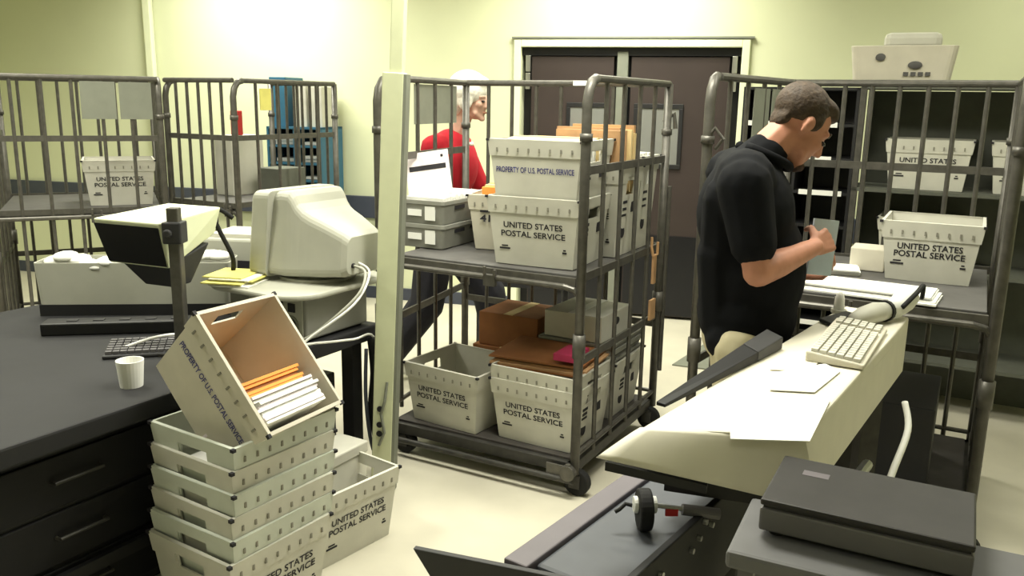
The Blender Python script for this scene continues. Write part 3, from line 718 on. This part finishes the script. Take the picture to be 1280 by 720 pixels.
# ------------------------------------------------------------------ sorting machine (right foreground)
r = thing('sorting_machine', 'long beige mail machine with flat top and sloping front in right foreground', 'machine', (.66, 2.1, 0))
o0 = V((.66, 2.1, 0))
def loc2(pts): return [(p[0]-o0.x, p[1]-o0.y) for p in pts]
top = [(.289, 1.77), (.643, 1.744), (1.21, 2.60), (1.36, 2.83), (1.20, 2.98), (1.139, 2.91), (.808, 2.466)]
mb = MB(); mb.prism(loc2(top), .908, .95); mb.build('hood', 'beige', r, bevel=.006)
e_ = (V((1.36, 2.83, 0)) - V((.643, 1.744, 0))).normalized(); i_ = V((-e_.y, e_.x, 0))*.03
mb = MB(); mb.prism(loc2([(.643, 1.744), (1.36, 2.83), (1.36+i_.x, 2.83+i_.y), (.643+i_.x, 1.744+i_.y)]), .755, .935); mb.build('side_panel', 'beige', r, bevel=.004)
# apron: ruled surface from the hood's front edge to a twisted lip
n, k = 12, 8
A0, A1 = V((.289, 1.775, .947)), V((.643, 1.752, .947)); F0, F1 = V((.188, 1.715, .903)), V((.672, 1.715, .792))
g = []
for i in range(n+1):
    f = i/n; a = A0.lerp(A1, f); b = F0.lerp(F1, f); row = []
    for j in range(k+1):
        s = j/k; p = a.lerp(b, s); zz_ = a.z + (b.z-a.z)*(s**1.15); row.append(V((p.x-o0.x, p.y-o0.y, zz_)))
    g.append(row)
mb = MB(); vs = [[mb.bm.verts.new(p) for p in row] for row in g]
for i in range(n):
    for j in range(k): mb.bm.faces.new((vs[i][j], vs[i+1][j], vs[i+1][j+1], vs[i][j+1]))
mb.build('apron', 'beige', r, solid=.008, smooth=True)
mb = MB()
q0, q1 = F0.lerp(F1, .04), F0.lerp(F1, .50)
d = (q1-q0); 
for s0 in (0,):
    P4 = [q0, q1, q1 + V((.03, .10, 0)), q0 + V((.05, .07, 0))]
    mb.loft([[(p.x-o0.x, p.y-o0.y, p.z-.006) for p in P4], [(p.x-o0.x, p.y-o0.y, p.z-.026) for p in P4]])
mb.build('under_lip', 'black', r)
under = [(.38, 1.93), (.60, 1.86), (1.14, 2.63), (1.30, 2.83), (1.19, 2.92), (.85, 2.46)]
mb = MB(); mb.prism(loc2(under), .725, .908); mb.build('chassis', 'black', r)
for x, y in ((.67, 2.37), (.65, 1.93), (1.17, 2.83), (1.20, 2.70)):
    mb = MB(); mb.box((x-o0.x, y-o0.y, .3625), (.06, .06, .725)); mb.build('leg', 'steel2', r)
mb = MB(); mb.tube([(.70-o0.x, 1.95-o0.y, .50), (1.18-o0.x, 2.62-o0.y, .50)], .018); mb.tube([(.72-o0.x, 1.95-o0.y, .42), (1.24-o0.x, 2.66-o0.y, .42)], .014); mb.build('side_rail', 'bright', r)
# wedge guide on the left edge of the machine top
r = thing('guide_wedge', 'long black tapered guide lying on the left edge of beige machine', 'guide', (.392, 1.95, .952), math.atan2(.51, .40))
Lw = .61
mb = MB(); mb.loft([[(-.06, -.012, 0), (-.06, .012, 0), (-.06, .012, .010), (-.06, -.012, .008)], [(Lw*.72, -.030, 0), (Lw*.72, .015, 0), (Lw*.72, .015, .042), (Lw*.72, -.030, .026)]]); mb.build('blade', 'satin', r, bevel=.002)
mb = MB(); mb.loft([[(Lw*.72, -.032, 0), (Lw*.72, .015, 0), (Lw*.72, .015, .044), (Lw*.72, -.032, .028)], [(Lw, -.036, 0), (Lw, .015, 0), (Lw, .015, .052), (Lw, -.036, .036)]]); mb.build('end_cap', 'dark', r, bevel=.003)
# papers
def poly_sheet(name, label, pts, z, m='paper', t=.0022, group='papers on the beige machine'):
    c = sum((V((*p, 0)) for p in pts), V())/len(pts)
    o = MB(); o.prism([(p[0]-c.x, p[1]-c.y) for p in pts], 0, t); o = o.build(name, m); o.location = (c.x, c.y, z); return tag(o, label, 'paper', group)
poly_sheet('paper_sheet', 'large white sheet overhanging the machine front, nearest paper', [(.471, 1.706), (.638, 1.70), (.775, 1.96), (.529, 1.955)], .9525)
poly_sheet('paper_sheet', 'white sheet with faint print just before the keyboard', [(.650, 2.03), (.757, 2.017), (.885, 2.19), (.87, 2.26), (.70, 2.17)], .953)
poly_sheet('folder', 'flat beige folder between the black guide and keyboard', [(.70, 2.20), (.80, 2.19), (1.05, 2.56), (1.02, 2.64), (.83, 2.44)], .9516, 'beige')
keyboard('beige keyboard lying lengthwise on the beige machine top', (1.005, 2.445, .953), math.atan2(.41, .24), .46, .155, 'tubtan', 'tub')
o = MB(); o.prism([(-.11, -.05), (.09, -.05), (.11, .05), (-.06, .05)], 0, .014); o = o.build('mouse_pad', 'black', bevel=.004); o.location = (1.095, 2.735, .952); o.rotation_euler = (0, 0, R(40)); tag(o, 'black pad on the far end of the beige machine', 'pad')
r = thing('knob_post', 'white rounded post at the far left edge of the machine', 'knob', (1.135, 2.875, .951))
mb = MB(); mb.tube([(0, 0, 0), (0, 0, .012)], .026, 16); mb.build('base', 'pc', r)
mb = MB(); mb.tube([(0, 0, .01), (0, 0, .05), (0, 0, .066), (0, 0, .074)], [.018, .016, .012, .005], 16); mb.build('shaft', 'paper', r, smooth=True)
# hand scanner
r = thing('handheld_scanner', 'white handheld scanner with black cable behind the beige keyboard', 'scanner', (1.20, 2.73, .951), R(35))
mb = MB(); mb.loft([[(x, y*k_, z0 + z*h_) for y, z in [(math.cos(a), math.sin(a)) for a in [i*math.pi/8 for i in range(16)]]] for x, k_, z0, h_ in ((-.12, .022, .03, .020), (-.06, .034, .036, .030), (.0, .036, .038, .034), (.05, .030, .036, .030))]); mb.build('body', 'tub', r, smooth=True)
mb = MB(); mb.tube([(.05, 0, .036), (.062, 0, .036)], .036, 16); mb.build('collar', 'black', r)
mb = MB(); mb.tube([(.06, 0, .036), (.12, .0, .040), (.18, .01, .055), (.21, .01, .07)], [.028, .034, .04, .036], 14); mb.build('grip', 'paper', r, smooth=True)
cable('scanner_cable', 'black cable rising from the scanner at right edge', [(1.30, 2.76, 1.0), (1.36, 2.80, 1.04), (1.42, 2.88, 1.05), (1.46, 2.96, .99)], .008, 'rubber')
cable('loop_cable', 'white cable looping down the right side of beige machine', [(1.22, 2.50, .76), (1.20, 2.42, .70), (1.10, 2.28, .62), (1.02, 2.16, .55), (1.02, 2.12, .42), (1.10, 2.2, .30)], .010, 'paper')

# ------------------------------------------------------------------ conveyor
BA = math.atan2(.811, .585); BO = V((0.0, 1.66, 0))
r = thing('belt_conveyor', 'low slate belt conveyor in front of the beige machine', 'conveyor', BO, BA)
mb = MB(); mb.b2((.06, -.24, .615), (.92, -.03, .66)); mb.build('belt', 'belt', r, bevel=.012)
mb = MB(); mb.b2((.03, -.03, .57), (.92, .032, .668)); mb.build('side_rail', 'rail', r, bevel=.004)
mb = MB(); mb.b2((.08, -.262, .46), (.94, -.243, .70)); gp = mb.build('guard_plate', 'satin', r, bevel=.003)
for x, z in ((.43, .684), (.40, .655), (.36, .64), (.47, .66), (.20, .655), (.25, .60)):
    mb = MB(); mb.tube([(x, -.272, z), (x, -.260, z)], .007, 10); mb.build('bolt', 'bright', gp)
d_ = V((.094, -.307, 0)).normalized(); n_ = V((-.307, -.094, 0)).normalized()*.016; a_ = V((-.044, .224, 0)); b_ = a_ + d_*.52
mb = MB(); mb.loft([[a_ + V((0, 0, .665)), b_ + V((0, 0, .665)), b_ + V((0, 0, .46)), a_ + d_*.10 + V((0, 0, .52))], [q + n_ for q in (a_ + V((0, 0, .665)), b_ + V((0, 0, .665)), b_ + V((0, 0, .46)), a_ + d_*.10 + V((0, 0, .52)))]])
mb.build('end_plate', 'dark', r, bevel=.002)
for x, y in ((.14, -.05), (.14, -.22), (.87, -.05), (.87, -.22)):
    mb = MB(); mb.b2((x-.02, y-.02, 0), (x+.02, y+.02, .62)); mb.build('leg', 'steel2', r)
# roller arm on the belt
r = thing('roller_arm', 'black pressure wheel with white hub on an arm above the belt', 'roller', (.322, 1.858, .711), math.atan2(.005, .15))
mb = MB(); mb.tube([(-.016, 0, 0), (.016, 0, 0)], .050, 28); mb.build('tyre', 'rubber', r, bevel=.006)
for x in (-.026, .018):
    mb = MB(); mb.tube([(x, 0, .012), (x+.010, 0, .012)], .020, 18); mb.build('hub', 'paper', r, bevel=.002)
mb = MB(); mb.tube([(.028, 0, .010), (.10, 0, .0)], .006, 10); mb.build('shaft', 'bright', r)
mb = MB(); mb.tube([(.09, 0, .0), (.18, .0, -.012)], .0135, 14); mb.build('sleeve', 'mid', r)
mb = MB(); mb.box((.065, -.003, -.006), (.03, .006, .018)); mb.build('tag', 'red', r)
mb = MB(); mb.tube([(-.03, 0, .01), (-.045, 0, .014), (-.06, -.005, .002), (-.07, -.005, -.004)], .005); mb.build('hook', 'black', r)

# ------------------------------------------------------------------ grey side table with black device
GA = R(-26); GO = V((.400, 1.425, 0))
r = thing('side_table', 'grey laminate side table at lower right corner', 'table', GO, GA)
mb = MB(); mb.b2((0, 0, .815), (.60, .25, .85)); mb.build('tabletop', 'tabletop', r, bevel=.008)
for x, y in ((.035, .035), (.56, .035), (.035, .21), (.56, .21)):
    mb = MB(); mb.b2((x-.014, y-.014, 0), (x+.014, y+.014, .815)); mb.build('leg', 'mid', r)
r = thing('black_scale', 'flat black boxy device with charcoal lid on the grey side table', 'device', (.475, 1.485, .85), R(-28))
mb = MB(); mb.b2((0, 0, .012), (.36, .235, .058)); mb.build('body', 'mid', r, bevel=.005)
mb = MB(); mb.b2((.006, .006, .056), (.354, .23, .064)); mb.build('seam', 'black', r)
mb = MB(); mb.b2((0, 0, .063), (.36, .235, .076)); mb.build('lid', 'lid', r, bevel=.004)
for x in (.03, .33):
    for y in (.03, .2):
        mb = MB(); mb.tube([(x, y, 0), (x, y, .014)], .014, 12); mb.build('foot', 'rubber', r)
mb = MB(); mb.b2((.05, .15, .0760), (.10, .175, .0766)); mb.build('badge', 'rail', r)

# ------------------------------------------------------------------ people
def blob(mb, name, m, parent, vox=.006, it=6, fac=.5):
    me = bpy.data.meshes.new(name); bmesh.ops.recalc_face_normals(mb.bm, faces=mb.bm.faces); mb.bm.to_mesh(me); mb.bm.free()
    o = bpy.data.objects.new('tmp', me); COL.objects.link(o)
    k = o.modifiers.new('r', 'REMESH'); k.mode = 'VOXEL'; k.voxel_size = vox
    k = o.modifiers.new('s', 'SMOOTH'); k.iterations = it; k.factor = fac
    dg = bpy.context.evaluated_depsgraph_get(); nm = bpy.data.meshes.new_from_object(o.evaluated_get(dg)); bpy.data.objects.remove(o); bpy.data.meshes.remove(me)
    nm.name = name; nm.materials.clear(); nm.materials.append(M[m]); nm.polygons.foreach_set('use_smooth', [True]*len(nm.polygons))
    o = bpy.data.objects.new(name, nm); COL.objects.link(o)
    if parent: o.parent = parent
    return o
def hand(mb, wr, d, nrm, side, curl=(20, 35, 25), spread=.0, thumb_in=.5, s=1.0):
    """wr wrist, d towards the knuckles, nrm palm normal (the way fingers curl), side: direction of the thumb"""
    wr = V(wr); d = V(d).normalized(); nrm = V(nrm); nrm = (nrm - d*nrm.dot(d)).normalized(); sd = V(side); sd = (sd - d*sd.dot(d) - nrm*sd.dot(nrm)).normalized()
    for i, off in enumerate((.031, .0105, -.0105, -.030)):
        kn = wr + d*(.088 - .004*abs(i-1.2))*s + sd*off*s
        mb.caps(wr + sd*off*.62*s + d*.008, .0145*s, kn, .0115*s)
        L_ = (.072, .081, .076, .060)[i]*s; ang = 0; p = kn; dd = d.copy()
        for seg, (fr, rr) in enumerate(((.44, .0098), (.31, .0088), (.25, .0078))):
            ang += curl[seg]+i*3; v = d*math.cos(R(ang)) + nrm*math.sin(R(ang)) + sd*(spread*(1.5-i))
            q = p + v.normalized()*L_*fr; mb.caps(p, rr*s, q, rr*s*.92); p = q
    b = wr + d*.022*s + sd*.026*s; m1 = b + (d*.55 + sd*.75 + nrm*.35).normalized()*.042*s
    m2_ = m1 + (d*.85 + sd*.15 + nrm*thumb_in).normalized()*.032*s; m3_ = m2_ + (d*.8 - sd*.1 + nrm*thumb_in).normalized()*.026*s
    mb.caps(b, .0155*s, m1, .0125*s); mb.caps(m1, .0115*s, m2_, .010*s); mb.caps(m2_, .010*s, m3_, .0085*s)
def head_prims(mb, H, s=1.0, female=False):
    """H: 4x4, head frame x forward, y left, z up, origin mid-head"""
    def e(c, r, rot=None):
        Rr = H.to_3x3() @ (rot or Matrix.Identity(3)); mb.ell(H @ (V(c)*s), [x*s for x in r], Rr)
    def c(a, ra, b, rb): mb.caps(H @ (V(a)*s), ra*s, H @ (V(b)*s), rb*s)
    e((-.016, 0, .032), (.097, .074, .088)); e((.034, 0, -.025), (.060, .058, .085)); e((.035, 0, -.072), (.050, .048, .038))
    c((.074, -.010, -.100), .017, (.074, .010, -.100), .017)
    c((.045, -.045, -.070), .016, (.070, -.012, -.095), .016); c((.045, .045, -.070), .016, (.070, .012, -.095), .016)
    c((.090, 0, .012), .009, (.110, 0, -.028), .0125); e((.101, .011, -.033), (.011, .008, .008)); e((.101, -.011, -.033), (.011, .008, .008))
    for y in (-1, 1):
        c((.082, y*.016, .026), .011, (.070, y*.048, .024), .010); e((.060, y*.040, -.022), (.026, .020, .022)); 
        e((-.008, y*.074, -.004), (.017, .010, .031), Matrix.Rotation(R(12), 3, 'Y')); e((-.014, y*.081, .004), (.014, .007, .022))
    c((.080, -.018, -.060), .0085, (.080, .018, -.060), .0085); c((.078, -.014, -.072), .0095, (.078, .014, -.072), .0095)
def frame(org, fwd, up):
    x = V(fwd).normalized(); z = V(up); z = (z - x*z.dot(x)).normalized(); y = z.cross(x)
    return Matrix.Translation(V(org)) @ Matrix((x, y, z)).transposed().to_4x4()

# --- man in black polo, at the second cart
man = thing('person', 'man in black polo and khaki trousers sorting mail at right', 'person', (.80, 2.77, 0))
mo = V((.80, 2.77, 0))
L_ = lambda p: V(p) - mo
yaw = R(8); f = V((math.cos(yaw), math.sin(yaw), 0)); lf = V((-math.sin(yaw), math.cos(yaw), 0)); up = V((0, 0, 1))
hc = L_((.915, 2.785, 1.585)); pt = R(38)
HM = frame(hc, f*math.cos(pt) - up*math.sin(pt), up*math.cos(pt) + f*math.sin(pt))
neck = L_((.815, 2.768, 1.515)); hipc = L_((.775, 2.76, .90))
shR, elR, wrR = L_((.700, 2.595, 1.41)), L_((.742, 2.53, 1.155)), L_((.960, 2.675, 1.213))
shL, elL, wrL = L_((.745, 2.955, 1.42)), L_((.93, 3.00, 1.14)), L_((1.00, 2.905, 1.085))
mb = MB(); head_prims(mb, HM)
mb.caps(neck, .062, HM @ V((-.030, 0, -.045)), .055); mb.caps(neck - up*.05 - f*.02, .07, neck, .062)
mb.caps(L_((.735, 2.66, 1.42)), .075, L_((.765, 2.89, 1.42)), .075)
mb.ell(L_((.775, 2.77, 1.30)), (.12, .155, .17)); mb.ell(L_((.80, 2.765, 1.08)), (.125, .155, .2)); mb.ell(hipc, (.12, .16, .12))
mb.caps(shR, .060, elR, .044); mb.caps(elR, .046, elR.lerp(wrR, .35), .045); mb.caps(elR.lerp(wrR, .35), .045, wrR, .028)
mb.caps(shL, .060, elL, .044); mb.caps(elL, .044, wrL, .028)
dR = (L_((1.045, 2.745, 1.235)) - wrR); dL = (L_((1.06, 2.86, 1.10)) - wrL)
hand(mb, wrR, dR, V((-.15, .75, -.3)), V((.1, .55, .75)), curl=(38, 52, 35), thumb_in=1.2)
hand(mb, wrL, dL, V((.1, -.6, .6)), V((.0, -.5, .8)), curl=(28, 45, 30), thumb_in=.6)
hpR, knR, anR = L_((.755, 2.66, .88)), L_((.785, 2.645, .47)), L_((.755, 2.64, .08))
hpL, knL, anL = L_((.785, 2.86, .88)), L_((.825, 2.875, .47)), L_((.80, 2.875, .08))
for a_, b_, c_ in ((hpR, knR, anR), (hpL, knL, anL)):
    mb.caps(a_, .082, b_, .056); mb.caps(b_, .058, b_.lerp(c_, .35), .056); mb.caps(b_.lerp(c_, .3), .056, c_, .038); mb.caps(c_ - up*.03, .035, c_ + f*.14 - up*.045, .026)
blob(mb, 'body', 'skin', man, .0055, 5)
# hair
mb = MB()
def he(c, r, rot=None): mb.ell(HM @ V(c), r, HM.to_3x3() @ (rot or Matrix.Identity(3)))
he((-.030, 0, .046), (.094, .081, .086)); he((.022, 0, .092), (.058, .060, .032)); he((-.070, 0, -.004), (.028, .056, .056)); he((.052, 0, .082), (.030, .052, .024))
for y in (-1, 1): he((.006, y*.066, .024), (.026, .014, .034))
blob(mb, 'hair', 'hair', man, .0055, 3)
mb = MB()
for y in (-1, 1):
    mb.ell(HM @ V((.083, y*.031, -.002)), (.012, .014, .007), HM.to_3x3())
mb.build('eye', 'eye', man, smooth=True)
mb = MB()
for y in (-1, 1): mb.caps(HM @ V((.093, y*.016, .030)), .004, HM @ V((.078, y*.052, .030)), .004)
mb.build('eyebrow', 'hair', man, smooth=True)
mb = MB(); mb.caps(HM @ V((.080, -.016, -.100)), .0165, HM @ V((.080, .016, -.100)), .0165); mb.caps(HM @ V((.075, 0, -.108)), .017, HM @ V((.092, 0, -.088)), .010)
blob(mb, 'beard', 'stubble', man, .005, 3)
# polo
mb = MB()
mb.caps(L_((.715, 2.645, 1.425)), .094, L_((.765, 2.90, 1.425)), .094); mb.caps(neck - up*.07 - f*.05, .090, neck - up*.02 - f*.012, .074)
mb.ell(L_((.755, 2.77, 1.30)), (.150, .195, .20), Matrix.Rotation(yaw, 3, 'Z')); mb.ell(L_((.790, 2.765, 1.12)), (.168, .195, .24), Matrix.Rotation(yaw, 3, 'Z'))
mb.ell(L_((.782, 2.765, .98)), (.158, .192, .17), Matrix.Rotation(yaw, 3, 'Z'))
mb.caps(L_((.715, 2.69, .90)), .082, L_((.745, 2.85, .90)), .082); mb.caps(L_((.83, 2.68, .885)), .082, L_((.86, 2.85, .885)), .082)
mb.caps(L_((.68, 2.68, 1.36)), .085, L_((.705, 2.72, 1.18)), .10); mb.caps(L_((.695, 2.72, 1.18)), .1, L_((.715, 2.73, .96)), .095)
for a_, b_ in ((shR, elR), (shL, elL)):
    mb.caps(a_, .086, a_.lerp(b_, .68), .072)
shirt = blob(mb, 'polo_shirt', 'shirt', man, .008, 7)
mb = MB(); cn = neck + V((.0, 0, -.008))
ring = []
for k in range(19):
    a = R(-155 + 310*k/18); rr = .076; ring.append(cn + f*(rr*math.cos(a)*1.05 - .012) + lf*rr*math.sin(a) - up*(.03 + .035*math.cos(a)) + up*.012)
mb.tube(ring, .015, 8); mb.build('collar', 'shirt', shirt, smooth=True)
mb = MB()
for a_, b_, c_ in ((hpR, knR, anR), (hpL, knL, anL)):
    mb.caps(a_, .104, b_, .080); mb.caps(b_, .080, c_ + up*.02, .066)
mb.ell(hipc + V((.0, 0, -.01)), (.130, .175, .115), Matrix.Rotation(yaw, 3, 'Z'))
blob(mb, 'trousers', 'khaki', man, .009, 5)
for c_ in (anR, anL):
    mb = MB(); mb.caps(c_ - up*.035 - f*.03, .043, c_ - up*.045 + f*.10, .036); mb.caps(c_ - up*.046 + f*.09, .034, c_ - up*.05 + f*.17, .028)
    blob(mb, 'shoe', 'black', man, .007, 4)
# letters in his hands
r = thing('letter_bundle', 'pale blue booklet and letters held upright by the man', 'mail', (1.018, 2.795, 1.10), R(12))
r.rotation_euler = (R(-4), R(6), R(10))
for k, m_ in enumerate(('pale', 'paper', 'pale', 'paper')):
    mb = MB(); mb.box((.003*k, -.010+.007*k, .092), (.088, .005, .185)); mb.build('letter', m_, r)

# --- woman in red behind the main cart
wo = V((-.36, 4.98, 0))
wm = thing('person', 'woman with pale short hair in red shirt walking behind the cart', 'person', wo)
L2 = lambda p: V(p) - wo
yaw = R(-18); f = V((math.cos(yaw), math.sin(yaw), 0)); lf = V((-math.sin(yaw), math.cos(yaw), 0))
hc = L2((-.248, 4.94, 1.650)); HW = frame(hc, f*.995 - up*.08, up*.995 + f*.08)
neck = L2((-.315, 4.96, 1.475)); hipc = L2((-.42, 4.99, .92))
mb = MB(); head_prims(mb, HW, .97)
mb.caps(neck, .050, HW @ V((-.025, 0, -.05)), .046)
mb.ell(L2((-.36, 4.97, 1.26)), (.10, .14, .2)); mb.ell(hipc, (.12, .16, .14))
sR, sL = L2((-.45, 4.80, 1.385)), L2((-.32, 5.12, 1.385))
eR, wR_ = L2((-.52, 4.84, 1.13)), L2((-.40, 4.86, .98)); eL, wL_ = L2((-.20, 5.19, 1.13)), L2((.02, 5.12, 1.12))
for a_, b_, c_ in ((sR, eR, wR_), (sL, eL, wL_)):
    mb.caps(a_, .05, b_, .038); mb.caps(b_, .038, c_, .025)
hand(mb, wR_, V((.5, .0, -.8)), V((.6, .5, .3)), V((.4, -.6, .4)), curl=(18, 25, 20), s=.93)
hand(mb, wL_, V((.9, -.2, .1)), V((0, -.2, -.9)), V((.1, -.9, 0)), curl=(30, 40, 25), s=.93)
hR, kR, aR = L2((-.44, 4.91, .88)), L2((-.50, 4.91, .47)), L2((-.72, 4.92, .13))
hL, kL, aL = L2((-.40, 5.08, .88)), L2((-.14, 5.06, .50)), L2((-.06, 5.05, .08))
for a_, b_, c_ in ((hR, kR, aR), (hL, kL, aL)):
    mb.caps(a_, .08, b_, .054); mb.caps(b_, .054, c_, .036)
mb.caps(aR, .034, aR + V((.10, 0, -.09)), .024); mb.caps(aL - up*.03, .034, aL + f*.13 - up*.045, .024)
blob(mb, 'body', 'skin2', wm, .0055, 5)
mb = MB()
def he(c, r, rot=None): mb.ell(HW @ V(c), r, HW.to_3x3() @ (rot or Matrix.Identity(3)))
he((-.028, 0, .060), (.118, .106, .106)); he((.042, 0, .098), (.056, .076, .040)); he((-.075, 0, -.03), (.045, .075, .075))
for y in (-1, 1): he((-.01, y*.076, .0), (.05, .018, .06))
blob(mb, 'hair', 'blond', wm, .007, 4)
mb = MB()
for y in (-1, 1): mb.ell(HW @ V((.082, y*.030, -.001)), (.011, .013, .007), HW.to_3x3())
mb.build('eye', 'eye', wm, smooth=True)
mb = MB(); mb.caps(HW @ V((.087, -.016, -.063)), .006, HW @ V((.087, .016, -.063)), .006); mb.build('lips', 'skin', wm, smooth=True)
mb = MB(); mb.ell(L2((-.365, 4.97, 1.28)), (.155, .185, .21), Matrix.Rotation(yaw, 3, 'Z')); mb.ell(L2((-.40, 4.98, 1.08)), (.145, .175, .2), Matrix.Rotation(yaw, 3, 'Z')); mb.ell(L2((-.41, 4.99, .93)), (.13, .17, .13), Matrix.Rotation(yaw, 3, 'Z'))
mb.caps(sR, .075, sL, .075)
for a_, b_ in ((sR, eR), (sL, eL)): mb.caps(a_, .072, a_.lerp(b_, .85), .060)
rs_ = blob(mb, 'red_shirt', 'redshirt', wm, .008, 6)
mb = MB(); cn = neck + V((0, 0, -.045)); ring = []
for k in range(19):
    a = R(-165 + 330*k/18); ring.append(cn + f*(.068*math.cos(a)) + lf*.066*math.sin(a) - up*.03*math.cos(a))
mb.tube(ring, .014, 8); mb.build('collar', 'cream', rs_, smooth=True)
mb = MB()
for a_, b_, c_ in ((hR, kR, aR), (hL, kL, aL)): mb.caps(a_, .125, b_, .105); mb.caps(b_, .105, c_ + up*.03, .088)
mb.ell(hipc, (.15, .185, .14)); blob(mb, 'trousers', 'navy', wm, .009, 5)
mb = MB(); mb.caps(aR + V((.0, 0, -.03)), .040, aR + V((.12, 0, -.095)), .030); blob(mb, 'shoe', 'paper', wm, .007, 4)
mb = MB(); mb.caps(aL - up*.035, .040, aL + f*.14 - up*.05, .030); blob(mb, 'shoe', 'paper', wm, .007, 4)
# teal binder and mint card behind the cart, on a small stand
r = thing('book_truck', 'low dark stand behind the cart holding teal binders', 'stand', (.02, 5.55, 0), RA)
mb = MB(); mb.b2((-.25, -.12, .46), (.35, .18, .49)); mb.build('top', 'dark', r)
for x in (-.22, .32):
    for y in (-.09, .15):
        mb = MB(); mb.b2((x-.015, y-.015, 0), (x+.015, y+.015, .46)); mb.build('leg', 'dark', r)
for k, (x, m_, lb) in enumerate(((-.03, 'teal', 'teal binder standing behind the cart'), (.06, 'mint', 'pale green binder beside the teal one'))):
    o = MB(); o.box((0, 0, .14), (.06 if k else .08, .2, .28)); o = o.build('binder', m_, bevel=.004); o.location = (.02 + x, 5.56, .49); o.rotation_euler = (0, 0, RA); tag(o, lb, 'binder')

# ------------------------------------------------------------------ camera, world, view
fpx = 1065.; pitch = R(12.4); roll = R(1.0)
fw = V((0, math.cos(pitch), -math.sin(pitch))); rr = V((1, 0, 0)); uu = rr.cross(fw)
r2 = math.cos(roll)*rr + math.sin(roll)*uu; u2 = -math.sin(roll)*rr + math.cos(roll)*uu
cd = bpy.data.cameras.new('camera'); cam = bpy.data.objects.new('camera', cd); COL.objects.link(cam)
cam.matrix_world = Matrix.Translation((0, 0, 1.65)) @ Matrix((r2, u2, -fw)).transposed().to_4x4()
cd.sensor_width = 36; cd.lens = 36*fpx/1280; cd.clip_start = .05
S.camera = cam
w = bpy.data.worlds.new('world'); S.world = w; w.use_nodes = True
w.node_tree.nodes['Background'].inputs[0].default_value = (.9, .95, .8, 1); w.node_tree.nodes['Background'].inputs[1].default_value = .1
S.view_settings.view_transform = 'Standard'; S.view_settings.look = 'None'; S.view_settings.exposure = .3; S.view_settings.gamma = 1
S.view_settings.use_curve_mapping = False
